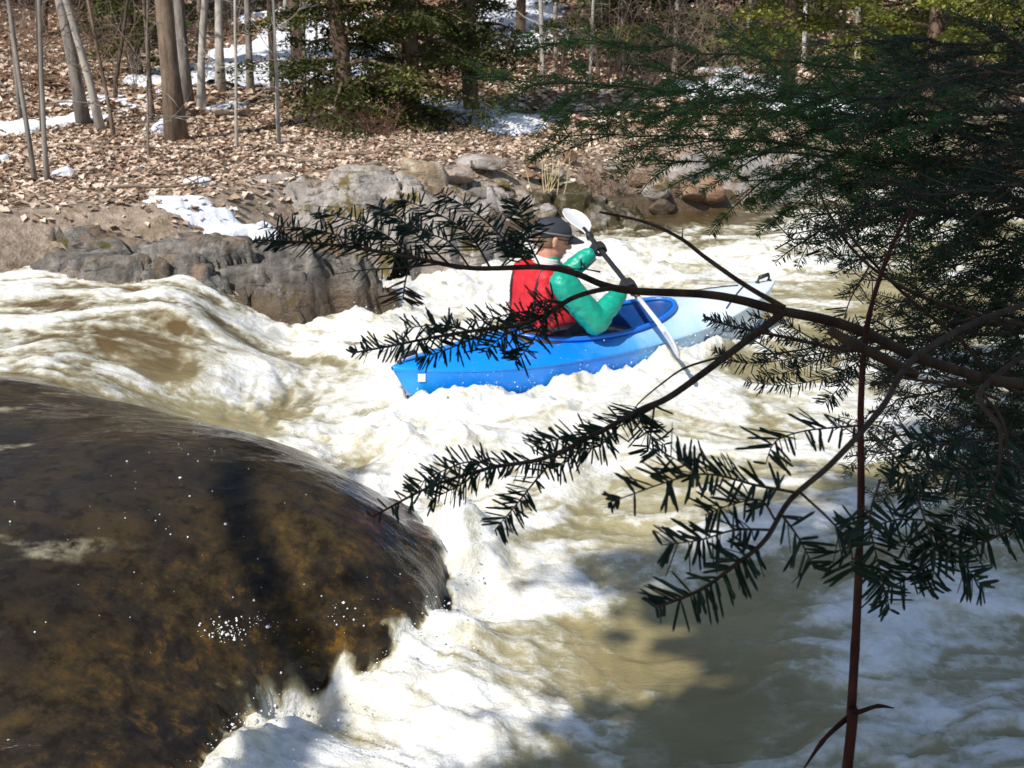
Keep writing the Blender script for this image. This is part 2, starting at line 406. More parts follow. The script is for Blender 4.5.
# ================================================================== GROUND
def land(X, Y):
    d = pl_dist(X, Y, SHORE)
    lf = sm(1.5, -1.5, X)                      # left part of the bank stands higher above the pool
    n = fbm(X*.5, Y*.5, 4, 101)-.5; n2 = fbm(X*3, Y*3, 4, 111)-.5
    zl = .18+.52*sm(.0, .75, d)*lf+.34*sm(.0, 1.2, d)*(1-lf)
    z = zl+.012*d+.055*np.clip(Y-13.2, 0, 9)+.03*np.clip(Y-13.2, 0, 200)*sm(20, 26, Y)+.20*np.clip(Y-24, 0, 60)+n*.35*sm(2, 8, d)+n2*.05
    z = z+.10*np.clip(Y-40, 0, 200)*0
    zb = -.55+0*X
    far = np.where(d > 0, z, np.maximum(zb, .18+d*1.8))
    dn = 1.55+.12*np.sin(X*2)+.2*sm(1, 4, X)*0-Y   # near bank
    near = np.where(dn > 0, .12*sm(0, .5, dn)+.2*sm(.4, 1.5, dn)+.05*np.clip(dn-1.5, 0, 100)+n2*.06, -.55)
    near = near+sm(2.0, 4.5, X)*0
    return np.maximum(far, np.where(Y < 1.6, near, -.55)), d
gy = stretch(-30, 110, 6.0, 16.0, .045, 1.035); gx = stretch(-70, 70, -6.0, 5.5, .045, 1.035)
X, Y, Q = gridmesh(gx, gy)
Hg, dg_ = land(X, Y)
me = np_mesh('ground', np.stack([X, Y, Hg], -1).reshape(-1, 3), Q); attr(me, 'shore', dg_.ravel())
m, nt, b = newmat('forest_floor')
pos = coord(nt); sh = A(nt, 'shore')
n1 = noise(nt, 1.1, 4, .6, pos); n2 = noise(nt, 14, 6, .7, pos); n3 = noise(nt, 4, 5, .65, pos)
leaf = ramp(nt, n2, [(.28, (.07, .04, .022)), (.48, (.22, .125, .075)), (.66, (.38, .25, .17)), (.8, (.50, .38, .28))])
duff = ramp(nt, n2, [(.3, (.22, .17, .12)), (.7, (.58, .48, .38))])
c = mix(nt, mrange(nt, sh, 3.2, 1.6, 0, .8), leaf, duff)
moss = mrange(nt, n3, .52, .66, 0, 1)
c = mix(nt, mth(nt, 'MULTIPLY', moss, mrange(nt, sh, 1.6, .8, 0, .55)), c, (.13, .10, .035))
c = mix(nt, mrange(nt, sh, .35, .05, 0, .85), c, (.09, .06, .035))
nt.links.new(c, b.inputs['Base Color']); b.inputs['Roughness'].default_value = .95; b.inputs['Specular IOR Level'].default_value = .15
bump(nt, b, n2, .9, .05)
tag(link('ground', me, m), 'wooded river bank and forest floor', 'ground', kind='structure')
MG = m

# ---- leaf litter
def leaf_field(xr, yr, n, size, dmin, cond=None):
    x = rng.uniform(*xr, n); y = rng.uniform(*yr, n); z, d = land(x, y)
    k = (d > dmin) & (rng.random(n) < sm(dmin-.1, dmin+1.5, d)*.8+.2)
    if cond is not None: k &= cond(x, y, d)
    x, y, z = x[k], y[k], z[k]; n = len(x)
    a = rng.uniform(0, 6.283, n); s = (.35+1.15*rng.random(n)**1.5)*size*1.15
    tx = rng.normal(0, .35, n); ty = rng.normal(0, .35, n)
    ux, uy = np.cos(a), np.sin(a)
    def pt(u, v, h): 
        lx = ux*u*s-uy*v*s; ly = uy*u*s+ux*v*s
        return np.stack([x+lx, y+ly, z+.012+lx*tx+ly*ty+h*s+rng.random(n)*0], 1)
    c0 = pt(-.5, 0, 0); c1 = pt(0, -.34, .12); c2 = pt(.5, 0, 0.05); c3 = pt(0, .34, .12)
    V = np.stack([c0, c1, c2, c3], 1).reshape(-1, 3)
    i = np.arange(n)*4
    T = np.concatenate([np.stack([i, i+1, i+2], 1), np.stack([i, i+2, i+3], 1)])
    return V, T, np.repeat(rng.random(n), 4)
m, nt, b = newmat('dead_leaves')
c = ramp(nt, A(nt, 'tint'), [(0, (.17, .10, .062)), (.35, (.42, .29, .195)), (.7, (.60, .46, .345)), (1, (.76, .66, .54))])
nt.links.new(c, b.inputs['Base Color']); b.inputs['Roughness'].default_value = .7; b.inputs['Specular IOR Level'].default_value = .3
MLF = m
V1, T1, A1 = leaf_field((-8.5, 6.5), (7.5, 15), 105000, .055, .35)
V2, T2, A2 = leaf_field((-15, 14), (14.5, 36), 90000, .12, 2.0)
me = np_mesh('leaf_litter', np.concatenate([V1, V2]), np.concatenate([T1, T2+len(V1)]), False); attr(me, 'tint', np.concatenate([A1, A2]))
tag(link('leaf_litter', me, m), 'curled brown dead leaves carpeting the bank', 'leaf litter', kind='stuff')

# ================================================================== ROCK
def rock_mat(name, lo, mid, hi, moss=0, mosscol=(.10, .085, .02), wet=0):
    m, nt, b = newmat(name)
    pos = coord(nt); a = noise(nt, 5, 6, .65, pos); d = noise(nt, 28, 5, .7, pos)
    c = ramp(nt, a, [(.3, lo), (.5, mid), (.72, hi)])
    c = mix(nt, mrange(nt, d, .55, .35, 0, .5), c, lo)
    soil = noise(nt, 2.2, 6, .75, pos); c = mix(nt, mrange(nt, soil, .52, .60, 0, .8), c, (.27, .19, .125))
    if moss:
        g = noise(nt, 3.2, 5, .7, pos); c = mix(nt, mrange(nt, g, .62-.25*moss, .70-.2*moss), c, mosscol)
    if wet:
        ge = N(nt, 'ShaderNodeNewGeometry'); sp = N(nt, 'ShaderNodeSeparateXYZ'); nt.links.new(ge.outputs['Position'], sp.inputs[0])
        wz = mrange(nt, mth(nt, 'ADD', sp.outputs[2], mth(nt, 'MULTIPLY', a, .15)), wet+.12, wet-.06)
        c = mix(nt, mth(nt, 'MULTIPLY', wz, .75), c, (.115, .075, .04)); nt.links.new(mrange(nt, wz, 0, 1, .85, .3), b.inputs['Roughness'])
    else: b.inputs['Roughness'].default_value = .85
    nt.links.new(c, b.inputs['Base Color']); b.inputs['Specular IOR Level'].default_value = .3
    st = noise(nt, 4, 6, .7, coord(nt, (1, 1, 5)), 1.0)
    c2 = mix(nt, mrange(nt, st, .42, .36, 0, .8), c, tuple(q*.35 for q in lo)); nt.links.new(c2, b.inputs['Base Color'])
    bump(nt, b, mth(nt, 'ADD', mth(nt, 'ADD', a, mth(nt, 'MULTIPLY', d, .4)), mth(nt, 'MULTIPLY', st, .5)), 1.0, .05); return m
M_ledge = rock_mat('ledge_stone', (.055, .05, .045), (.17, .155, .135), (.40, .37, .33), .25, wet=.30)
M_pale = rock_mat('pale_stone', (.22, .19, .16), (.42, .38, .34), (.62, .58, .53), .35, (.17, .13, .045))
M_buff = rock_mat('buff_stone', (.38, .30, .20), (.52, .43, .31), (.62, .54, .42))
M_brown = rock_mat('brown_stone', (.15, .09, .055), (.30, .19, .12), (.46, .33, .24))

def outcrop(name, cx, cy, ang, ax, ay, base, top, mat, label, seed, cell=(.8, .35), step=.07, res=.018, group=None, soft=.62):
    """layered bedrock: heightfield with terraces and cracks, closed with a skirt"""
    n1_, n2_ = int(2*ax/res), int(2*ay/res)
    u = np.linspace(-ax, ax, n1_); v = np.linspace(-ay, ay, n2_)
    U, V = np.meshgrid(u, v)
    ca, sa = math.cos(ang), math.sin(ang)
    Xw = cx+U*ca-V*sa; Yw = cy+U*sa+V*ca
    # voronoi blocks
    rs = np.random.default_rng(seed); k = int(4*ax*ay/(cell[0]*cell[1]))
    px = rs.uniform(-ax*1.1, ax*1.1, k); py = rs.uniform(-ay*1.1, ay*1.1, k); ph = rs.uniform(-1, 1, k)
    wu = U+(fbm(U*2, V*2, 3, seed)-.5)*.3; wv = V+(fbm(U*2, V*2, 3, seed+5)-.5)*.2
    d1 = np.full(U.shape, 9.); d2 = np.full(U.shape, 9.); hh = np.zeros(U.shape)
    for a_, b_, h_ in zip(px, py, ph):
        d = np.hypot((wu-a_)/cell[0], (wv-b_)/cell[1])
        m1 = d < d1; d2 = np.where(m1, d1, np.minimum(d2, d)); hh = np.where(m1, h_, hh); d1 = np.where(m1, d, d1)
    crack = sm(.16, 0, d2-d1)
    r = np.hypot(U/ax, V/ay)+.75*(fbm(U*1.8, V*2.6, 5, seed+9, .6)-.5)
    prof = sm(1.0, soft, r)
    z = prof*(1+.12*hh)+(fbm(U*2.5, V*4, 4, seed+2)-.5)*.12
    zz = base+(top-base)*z
    t = zz/step+(fbm(U*3, V*3, 3, seed+4)-.5)*.8; fr = t-np.floor(t)
    zt = (np.floor(t)+sm(.42, .58, fr))*step
    zz = .2*zz+.8*zt-crack*.11+hh*.06*prof+(fbm(U*14, V*14, 3, seed+6)-.5)*.02
    zz = zz-sm(.9, 1.05, r)*.5
    jx = (fbm(U*5, zz*14+V, 3, seed+7)-.5)*.05
    P3 = np.stack([Xw+jx, Yw+jx, zz], -1).reshape(-1, 3)
    i = np.arange(n1_-1)[None, :]+np.arange(n2_-1)[:, None]*n1_
    Qd = np.stack([i, i+1, i+1+n1_, i+n1_], -1).reshape(-1, 4)
    g, _ = land(P3[:, 0], P3[:, 1])
    low = P3[:, 2] < g-.25
    keep = ~(low[Qd].all(1))
    me = np_mesh(name, P3, Qd[keep])
    # drop loose vertices
    used = np.unique(Qd[keep]); remap = -np.ones(len(P3), int); remap[used] = np.arange(len(used))
    me = np_mesh(name, P3[used], remap[Qd[keep]])
    o = link(name, me, mat); return tag(o, label, 'rock ledge', group)
lp = P(205, 235, .55)
outcrop('rock_ledge', lp[0]-.12, lp[1]-.14, R(10), 1.45, .62, .0, .52, M_ledge, 'dark layered rock ledge above the foaming water, under the snow strip', 3, (.45, .22), .075)
lp = P(290, 268, .25)
outcrop('rock_ledge', lp[0]+.10, lp[1]+.0, R(22), .62, .34, -.10, .36, rock_mat('wet_ledge', (.14, .085, .045), (.34, .22, .13), (.50, .38, .26)), 'wet orange brown rock face at the left end of the white chute', 13, (.5, .25), .08)
M_mossy = rock_mat('mossy_stone', (.06, .045, .025), (.20, .17, .12), (.48, .45, .40), .75, (.055, .045, .014))
lp = P(530, 200, .3)
outcrop('rock_ledge', lp[0]+.1, lp[1]+.3, R(18), 1.6, .95, -.06, .34, M_mossy, 'low mossy brown and grey bedrock behind the cap of the kayaker', 23, (.3, .2), .05, soft=.15)
lp = P(430, 185, .6)
outcrop('rock_ledge', lp[0]-.1, lp[1]+.85, R(14), 1.9, 1.0, .0, .52, M_pale, 'pale cracked bedrock behind the cream boulder', 27, (.3, .2), .05, soft=.1)
lp = P(330, 190, .72)
outcrop('rock_ledge', lp[0]-.1, lp[1]+.75, R(14), 1.5, .75, .40, .74, M_pale, 'flat pale bedrock between the leaf litter and the dark ledge', 33, (.35, .22), .04, soft=.2)
lp = P(735, 185, .2)
outcrop('rock_ledge', lp[0]+.2, lp[1]+.3, R(12), 1.2, .5, .0, .42, rock_mat('grey_stone', (.16, .15, .14), (.32, .30, .28), (.48, .45, .42)), 'grey rock bank at the waterline behind the bow of the kayak', 43, (.7, .35), .08)

def make_rock(seed, sx, sy, sz, cuts=9, sub=4, rough=.10):
    import bmesh
    bm = bmesh.new(); bmesh.ops.create_icosphere(bm, subdivisions=sub, radius=1)
    rs = np.random.default_rng(seed)
    co = np.array([v.co[:] for v in bm.verts])
    for k in range(cuts):
        nrm = rs.normal(size=3); nrm /= np.linalg.norm(nrm); dd = rs.uniform(.55, .85)
        t = co@nrm-dd; co = co-np.outer(np.clip(t, 0, None)*.92, nrm)
    n = fbm(co[:, 0]*1.7+co[:, 2], co[:, 1]*1.7-co[:, 2], 4, seed)-.5
    n_ = fbm(co[:, 0]*6+co[:, 2]*5, co[:, 1]*6-co[:, 2]*4, 3, seed+3)-.5
    co = co*(1+rough*2*n+rough*.5*n_)[:, None]*np.array([sx, sy, sz])
    for v, c in zip(bm.verts, co): v.co = c
    me = bpy.data.meshes.new('rock'); bm.to_mesh(me); bm.free()
    for p in me.polygons: p.use_smooth = True
    return me
def rock(px, py, sz, mat, label, seed, shape=(1, .8, .6), zoff=0, name='boulder', cat='boulder', rotz=0, group=None, depthz=None):
    # base pixel px,py on the bank
    z = .5
    for _ in range(12):
        p = P(px, py, z); z = .7*z+.3*float(land(np.array([p[0]]), np.array([p[1]]))[0][0])
        z = max(z, -.02)
    o = link(name, make_rock(seed, *(sz*s for s in shape)), mat)
    o.location = (p[0], p[1], z+sz*shape[2]*.35+zoff); o.rotation_euler = (0, 0, rotz)
    return tag(o, label, cat, group)
rock(423, 212, .25, M_buff, 'tall smooth cream boulder standing on the ledge, just left of the kayaker', 1, (.95, .8, 1.3), .1)
rock(455, 183, .20, rock_mat('pinkgrey', (.25, .19, .15), (.40, .32, .26), (.52, .44, .38)), 'flat pinkish grey stone behind the cream boulder', 2, (1.2, .8, .5), .05)
rock(483, 172, .20, M_pale, 'whitish rounded stone beside the flat pinkish stone', 3, (1.3, .8, .5), .06)
rock(568, 164, .11, M_brown, 'small round tan stone alone on the pale bedrock', 4, (1, .8, .8), .05)
rs = np.random.default_rng(31)
for i in range(34):
    px_, py_ = rs.uniform(360, 640), rs.uniform(168, 222)
    rock(px_, py_, rs.uniform(.05, .13), [M_pale, M_brown, M_mossy, M_ledge][i % 4] if i % 3 else M_pale, 'loose angular stone scattered with others on the pale bedrock', 300+i, (1.2, .9, .6), .04, name='stone', cat='stone', rotz=i, group='loose stones on the pale bedrock')
G5 = 'stones heaped at the waterline'
for px, py, s, mt, lb, sd in [
    (655, 196, .22, M_pale, 'pale pointed stone at the left end of the waterline heap', 11),
    (676, 186, .24, M_pale, 'large pale leaning stone, highest of the waterline heap', 12),
    (662, 209, .15, M_ledge, 'dark wet round stone at the water under the pale pointed one', 13),
    (690, 202, .20, M_brown, 'reddish brown stone between the leaning stone and the water', 14),
    (708, 200, .24, M_brown, 'broad rusty brown block at the right end of the heap', 15),
    (640, 186, .15, M_brown, 'small brown stone up behind the pale pointed stone', 16)]:
    rock(px, py, s, mt, lb, sd, (1.1, .8, .7), .03, rotz=sd, group=G5)
rock(120, 262, .22, M_ledge, 'dark rock at the left foot of the layered ledge', 21, (1.3, .8, .6), .0)
rock(62, 285, .18, M_brown, 'reddish submerged rock at the left edge of the foam', 22, (1.4, .8, .5), -.06)
rock(150, 297, .22, M_brown, 'orange brown water-worn rock below the layered ledge', 23, (1.5, .8, .45), -.02)

# ---- snow
m, nt, b = newmat('snow'); b.inputs['Roughness'].default_value = .7
pos = coord(nt); c = ramp(nt, noise(nt, 6, 5, .6, pos), [(.3, (.72, .74, .78)), (.7, (.86, .88, .92))])
nt.links.new(c, b.inputs['Base Color']); bump(nt, b, noise(nt, 18, 5, .6, pos), .5, .03); MS = m
def ground_at(px, py, z0=.8):
    z = z0
    for _ in range(40):
        p = P(px, py, min(z, 1.85)); z = .75*z+.25*float(land(np.array([p[0]]), np.array([p[1]]))[0][0])
    return p[0], p[1], z
def snow(px, py, wpx, hy, label, seed, thick=.06, dist=None, lift=.0, kind=None, thr=1.0, floor=None):
    """a thawing patch: an irregular thin mound following the ground"""
    if dist is None: cx, cy, cz = ground_at(px, py)
    else:
        cx, cy = (px-512)/F*dist, dist
    dep = cy*.951
    ax = wpx/F*dep/2; ay = hy/2
    r_ = max(.02, ax/60)
    u = np.arange(-ax*1.3, ax*1.3, r_); v = np.arange(-ay*1.3, ay*1.3, r_)
    U, V = np.meshgrid(u, v)
    X_, Y_ = cx+U, cy+V
    r = np.hypot(U/ax, V/ay); n = fbm(X_*1.8/max(ax, .4), Y_*2.2/max(ax, .4), 5, seed, .6)
    h = (thr-r)*1.0+(n-.5)*2.6
    z, _ = land(X_, Y_)
    if floor is not None: z = np.maximum(z, floor)
    zz = z+lift+thick*(1-np.exp(-np.clip(h, 0, 3)*5))-np.clip(-h, 0, 1)*.25-.01+(fbm(X_*6, Y_*6, 3, 5)-.5)*.02
    nx = len(u)
    i = np.arange(nx-1)[None, :]+np.arange(len(v)-1)[:, None]*nx
    Qd = np.stack([i, i+1, i+1+nx, i+nx], -1).reshape(-1, 4)
    kp_ = (h.ravel()[Qd] > -.12).any(1); Qd = Qd[kp_]
    used = np.unique(Qd); remap = -np.ones(U.size, int); remap[used] = np.arange(len(used))
    me = np_mesh('snow_patch', np.stack([X_, Y_, zz], -1).reshape(-1, 3)[used], remap[Qd])
    return tag(link('snow_patch', me, MS), label, 'snow patch', 'thawing snow patches')
snow(200, 208, 128, .45, 'long thin snow strip lying along the top of the dark ledge', 201, .03, lift=.01, floor=.50, thr=.80)
snow(60, 175, 26, .5, 'small snow scrap at the foot of the two thin leaning stems', 202)
snow(198, 184, 22, .35, 'lone scrap of snow in the open leaf litter', 203)
snow(163, 131, 14, .5, 'little snow heap against the left foot of the thick brown trunk', 204, .12)
snow(226, 108, 40, .8, 'snow patch right of the thick brown trunk beside a shadow', 205)
snow(70, 122, 70, 1.2, 'snow patch under the pair of leaning grey trunks', 206, thr=.78)
snow(20, 128, 50, .9, 'snow patch at the left edge of the wood', 207)
snow(497, 122, 105, 1.6, 'bright snow patch at the clearing right of the dark evergreen', 208, .08)
snow(460, 108, 90, 2.0, 'shaded snow tongue under the boughs of the dark evergreen', 209)
snow(125, 90, 120, 2.2, 'broken snow behind the leaning grey trunks', 210, dist=16, thr=.72)
snow(300, 70, 150, 7, 'large blue shaded snowfield behind the slender trunks', 211, .12, dist=22, thr=1.4)
snow(225, 70, 80, 3.5, 'snow seen between the pale trunks left of the snowfield', 212, .1, dist=19)
snow(520, 20, 70, 5, 'high snowbank glimpsed above the evergreen gap', 213, .15, dist=27, thr=1.3)
snow(740, 50, 60, 4, 'snow behind the bare brush right of the middle', 214, .12, dist=20)
snow(800, 60, 90, 3, 'snow at the foot of the white birch', 215, .12, dist=17.5)
snow(690, 60, 50, 3, 'snow left of the pale stem in the brush', 216, .12, dist=19)
snow(5, 160, 16, .4, 'tiny snow scrap at the left edge of the photo', 217)

# ================================================================== TREES
B_brown = bark('bark_brown', (.07, .05, .035), (.24, .18, .13))
B_grey = bark('bark_grey', (.09, .08, .07), (.30, .27, .24))
B_pale = bark('bark_pale', (.20, .18, .16), (.52, .48, .42), .8, .006)
B_dark = bark('bark_dark', (.03, .024, .018), (.12, .09, .07))
B_birch = bark('bark_birch', (.45, .42, .38), (.78, .75, .70), .5, .003)
B_hem = bark('bark_evergreen', (.06, .04, .03), (.20, .14, .10))
def wander(p0, d0, L, n, wob, up=0.0, rs=rng):
    pts = [np.array(p0, float)]; d = np.array(d0, float); d /= np.linalg.norm(d)
    for i in range(n):
        d = d+rs.normal(0, wob, 3)+np.array([0, 0, up]); d /= np.linalg.norm(d)
        pts.append(pts[-1]+d*L/n)
    return np.array(pts)
def bare_tree(base, topdir, rad, height, mat, label, seed, nlimb=10, group='bare trees in the wood', limb0=.25, cat='tree', name='bare_tree', kx=1.0):
    rs = np.random.default_rng(seed)
    t = empty(name, base)
    n = 16; s = np.linspace(0, 1, n)
    td = np.array(topdir, float)
    lat = np.stack([np.cumsum(rs.normal(0, 1, n)), np.cumsum(rs.normal(0, 1, n)), np.zeros(n)], 1)*rad*.22
    lat -= lat[0]
    pts = np.outer(s*height, td)+lat*np.minimum(1, s*4)[:, None]; pts[0, 2] = -.25
    rr = rad*(1-.75*s)*(1+.45*np.exp(-s*height/.12)) 
    mb = MB(); mb.tube(pts, rr, 12); mb.build('trunk', mat, t)
    c = MB()
    for k in range(nlimb):
        f = limb0+(1-limb0)*(k+rs.random())/nlimb; j = f*(n-1); i = min(int(j), n-2); p = pts[i]+(pts[i+1]-pts[i])*(j-i)
        a = rs.uniform(0, 6.283); L = (.5+.9*rs.random())*min(2.2, height*.2)*(1.15-f*.6)*kx
        w = wander(p, (math.cos(a), math.sin(a), rs.uniform(.2, 1.1)), L, 7, .16, .05, rs)
        r0 = rad*(1-.75*f)*.38; c.tube(w, r0*(1-.85*np.linspace(0, 1, 8)), 5)
        for q in range(4):
            b0 = w[rs.integers(2, 7)]; a2 = a+rs.normal(0, .9)
            w2 = wander(b0, (math.cos(a2), math.sin(a2), rs.uniform(0, .9)), L*.45, 5, .2, .05, rs)
            c.tube(w2, max(r0*.35, .003)*(1-.7*np.linspace(0, 1, 6)), 4)
            for _ in range(2):
                w3 = wander(w2[rs.integers(1, 5)], (rs.normal(), rs.normal(), rs.uniform(.1, .8)), L*.22, 3, .2, 0, rs)
                c.tube(w3, .0035, 3)
    c.build('crown', mat, t)
    return tag(t, label, cat, group)
def tree_px(bx, by, tx, wpx, mat, label, seed, dist=None, height=None, nlimb=10, **k):
    if dist is None: x, y, z = ground_at(bx, by)
    else: x, y = (bx-512)/F*(dist*.951), dist; z = float(land(np.array([x]), np.array([y]))[0][0])
    dep = y*.951+(1.9-z)*.309
    x = (bx-512)/F*dep
    z = float(land(np.array([x]), np.array([y]))[0][0])
    z_top0 = D(tx, 0, y)[2]
    dt = y/(FW[1]+384/F*UP[1]); dz = max(.6, D(tx, 0, dt)[2]-z)
    lean = ((tx-512)/F*dt-x)/dz
    h = height or min(11, max(3.0, wpx*.5))
    r = wpx/F*dep/2
    return bare_tree((x, y, z), (lean, rng.normal(0, .03), 1), r, h, mat, label, seed, nlimb, **k)
TL = [
 (35,180,8,5,B_grey,'thin grey sapling leaning left at the photo edge, nearest the water',None,4.5),
 (46,182,37,5,B_grey,'straight thin grey sapling right beside the left-leaning one',None,4.5),
 (85,125,62,12,B_grey,'grey trunk leaning left, thicker of the leaning pair',None,9),
 (103,130,72,8,B_pale,'pale sunlit trunk leaning left, thinner of the leaning pair',None,8),
 (115,138,90,4,B_brown,'slim brown stem leaning left, just right of the leaning pair',None,4),
 (177,140,164,19,B_brown,'thickest trunk, brown and smooth, standing in the leaf litter',None,11),
 (187,104,179,12,B_grey,'grey trunk half hidden behind the thick brown trunk',None,9),
 (200,110,203,8,B_pale,'pale trunk just right of the thick brown trunk',None,8),
 (220,90,219,9,B_pale,'whitish grey trunk standing in front of scattered snow',None,9),
 (236,148,234,3.5,B_pale,'very thin pale sapling standing forward in the leaf litter',None,3.5),
 (250,92,248,7,B_grey,'straight grey trunk left of the blue snowfield',None,8),
 (274,91,270,7,B_dark,'dark straight trunk against the blue snowfield',None,8),
 (279,145,274,4,B_pale,'crooked thin pale sapling in front of the dark straight trunk',None,3.5),
 (305,115,303,4,B_grey,'thin grey sapling in front of the right part of the snowfield',None,4),
 (313,108,318,3,B_grey,'very thin sapling close to the left side of the evergreen',None,3.5),
 (148,158,149,2.5,B_grey,'wispy upright stem left of the thick brown trunk',None,1.6),
 (152,118,145,5,B_brown,'narrow brown trunk left of the thick brown trunk',None,5),
 (113,100,127,4,B_dark,'small dark stem leaning right behind the leaning pair',None,4),
 (42,134,39,5,B_dark,'dark slim trunk behind the two front saplings',None,5),
 (20,118,10,4,B_grey,'slim grey trunk farthest left in the second row',None,5),
 (543,88,541,5,B_pale,'pale slim trunk standing in the gap right of the evergreen',None,7),
 (674,74,678,5,B_pale,'pale straight stem rising out of the bare brush',None,6),
 (803,70,807,4.5,B_birch,'slim white birch at the right of the brush',None,6),
 (857,72,861,6,B_pale,'pale grey trunk right of the slim white birch',None,7),
 (745,66,750,4,B_grey,'grey stem left of the slim white birch',None,6),
 (600,80,588,4,B_brown,'brown stem leaning left in the brush, beside the pale slim trunk',None,5),
]
for i, (bx, by, tx, w, mt, lb, ds, h) in enumerate(TL):
    tree_px(bx, by, tx, w, mt, lb, 500+i, ds, h, nlimb=12 if w > 6 else 9, limb0=.12 if w < 7 else .22)
for i in range(46):
    d = rng.uniform(19, 44); px = rng.uniform(-160, 1180)
    tree_px(px, 0, px+rng.normal(0, 8), rng.uniform(3, 8)*(20/d)**.5, [B_grey, B_dark, B_brown, B_pale][i % 4], 'distant bare trunk deep in the wood', 700+i, d, rng.uniform(6, 10), nlimb=10,
            group='distant bare trunks', limb0=.08)

# ---- evergreens
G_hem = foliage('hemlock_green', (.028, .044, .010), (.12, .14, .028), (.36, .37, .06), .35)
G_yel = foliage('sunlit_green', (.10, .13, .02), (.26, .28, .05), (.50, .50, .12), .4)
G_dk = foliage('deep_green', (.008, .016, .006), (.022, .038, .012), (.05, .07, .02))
def sprays(mb, pts, n, spread, size, droop, rs, tint=(0, 1)):
    """leaf-sized faces round a twig line"""
    pts = np.asarray(pts); m_ = len(pts)
    t = rs.random(n)*(m_-1); i = np.minimum(t.astype(int), m_-2); f = (t-i)[:, None]
    p = pts[i]*(1-f)+pts[i+1]*f
    off = rs.normal(0, 1, (n, 3))*np.array([spread, spread, spread*.35]); off[:, 2] -= droop*np.hypot(off[:, 0], off[:, 1])
    p = p+off
    d = off*np.array([1, 1, .6])+rs.normal(0, spread*.6, (n, 3)); d /= np.linalg.norm(d, axis=1, keepdims=True)+1e-9
    s = np.cross(d, rs.normal(0, .5, (n, 3))+np.array([0, 0, 1])); s /= np.linalg.norm(s, axis=1, keepdims=True)+1e-9
    L = size*rs.uniform(.6, 1.5, n)[:, None]; w = L*.26
    V = np.stack([p-d*L*.5, p-s*w, p+d*L*.5, p+s*w], 1).reshape(-1, 3)
    k = np.arange(n)*4; Qd = np.stack([k, k+1, k+2, k+3], 1)
    mb.add(V, Qd, None, np.repeat(np.clip(rs.uniform(*tint, n)**1.4, 0, 1), 4))
def evergreen(base, height, rmax, mat, bmat, label, seed, z0=.3, nl=46, per=520, size=.05, group=None, rad=.12, droop=.35, name='evergreen_tree', shape=.75, cat='tree', tint=(0, 1), lean=(0, 0)):
    rs = np.random.default_rng(seed); t = empty(name, base)
    n = 14; s = np.linspace(0, 1, n); pts = np.outer(s, np.array([lean[0], lean[1], height]))+np.stack([np.cumsum(rs.normal(0, .02, n)), np.cumsum(rs.normal(0, .02, n)), 0*s], 1)
    pts[0, 2] = -.3
    lm = MB(); lm.tube(pts, rad*(1-.9*s), 10); fo = MB()
    for k in range(nl):
        f = (z0/height)+(1-z0/height)*((k+rs.random())/nl)**1.15
        if f > .98: continue
        j = f*(n-1); i = min(int(j), n-2); p = pts[i]+(pts[i+1]-pts[i])*(j-i)
        a = k*2.4+rs.normal(0, .4); L = rmax*(1-f)**shape*rs.uniform(.6, 1.12)+.15
        w = wander(p, (math.cos(a), math.sin(a), .25), L, 8, .09, -.06, rs)
        lm.tube(w, np.linspace(rad*(1-f)*.3+.006, .004, 9), 5)
        cl = rs.random()
        sprays(fo, w[2:], int(per*.35*L/rmax)+20, .10+.05*L, size, droop, rs, (tint[0], tint[0]+(tint[1]-tint[0])*(.4+.6*cl)))
        for q in range(7):
            b0 = w[rs.integers(2, 9)]; a2 = a+rs.choice([-1, 1])*rs.uniform(.5, 1.2)
            w2 = wander(b0, (math.cos(a2), math.sin(a2), -.1), L*rs.uniform(.25, .45), 4, .12, -.07, rs)
            lm.tube(w2, np.linspace(.006, .002, 5), 3)
            sprays(fo, w2, int(per*.10*L/rmax)+14, .05+.03*L, size*.9, droop, rs, (tint[0], tint[0]+(tint[1]-tint[0])*(.4+.6*cl)))
    lm.build('trunk', bmat, t); fo.build('crown', mat, t, False)
    return tag(t, label, cat, group)
GE = 'evergreens beyond the river'
def ev(px, y, height, rmax, mat, lb, seed, **k):
    x = (px-512)/F*(y*.951+.3); z = float(land(np.array([x]), np.array([y]))[0][0])
    evergreen((x, y, z), height, rmax, mat, B_hem, lb, seed, group=GE, **k)
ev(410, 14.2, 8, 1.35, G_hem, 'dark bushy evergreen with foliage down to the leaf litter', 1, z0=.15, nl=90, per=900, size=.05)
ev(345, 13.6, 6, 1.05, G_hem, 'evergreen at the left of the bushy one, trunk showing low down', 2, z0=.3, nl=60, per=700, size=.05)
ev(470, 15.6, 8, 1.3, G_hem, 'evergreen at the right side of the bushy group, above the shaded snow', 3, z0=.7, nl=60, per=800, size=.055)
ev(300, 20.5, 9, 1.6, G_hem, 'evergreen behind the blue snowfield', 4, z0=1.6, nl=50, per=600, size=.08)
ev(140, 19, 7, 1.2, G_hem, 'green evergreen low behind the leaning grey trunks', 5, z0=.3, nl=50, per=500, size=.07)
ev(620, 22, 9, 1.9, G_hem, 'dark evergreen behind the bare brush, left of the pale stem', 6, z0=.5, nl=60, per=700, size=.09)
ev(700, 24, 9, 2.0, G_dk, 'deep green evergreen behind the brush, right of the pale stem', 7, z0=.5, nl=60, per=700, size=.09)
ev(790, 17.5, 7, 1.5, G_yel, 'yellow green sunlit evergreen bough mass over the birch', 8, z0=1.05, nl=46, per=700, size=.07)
ev(930, 17, 7, 1.6, G_yel, 'yellow green sunlit evergreen at the top right', 9, z0=.85, nl=50, per=700, size=.07)
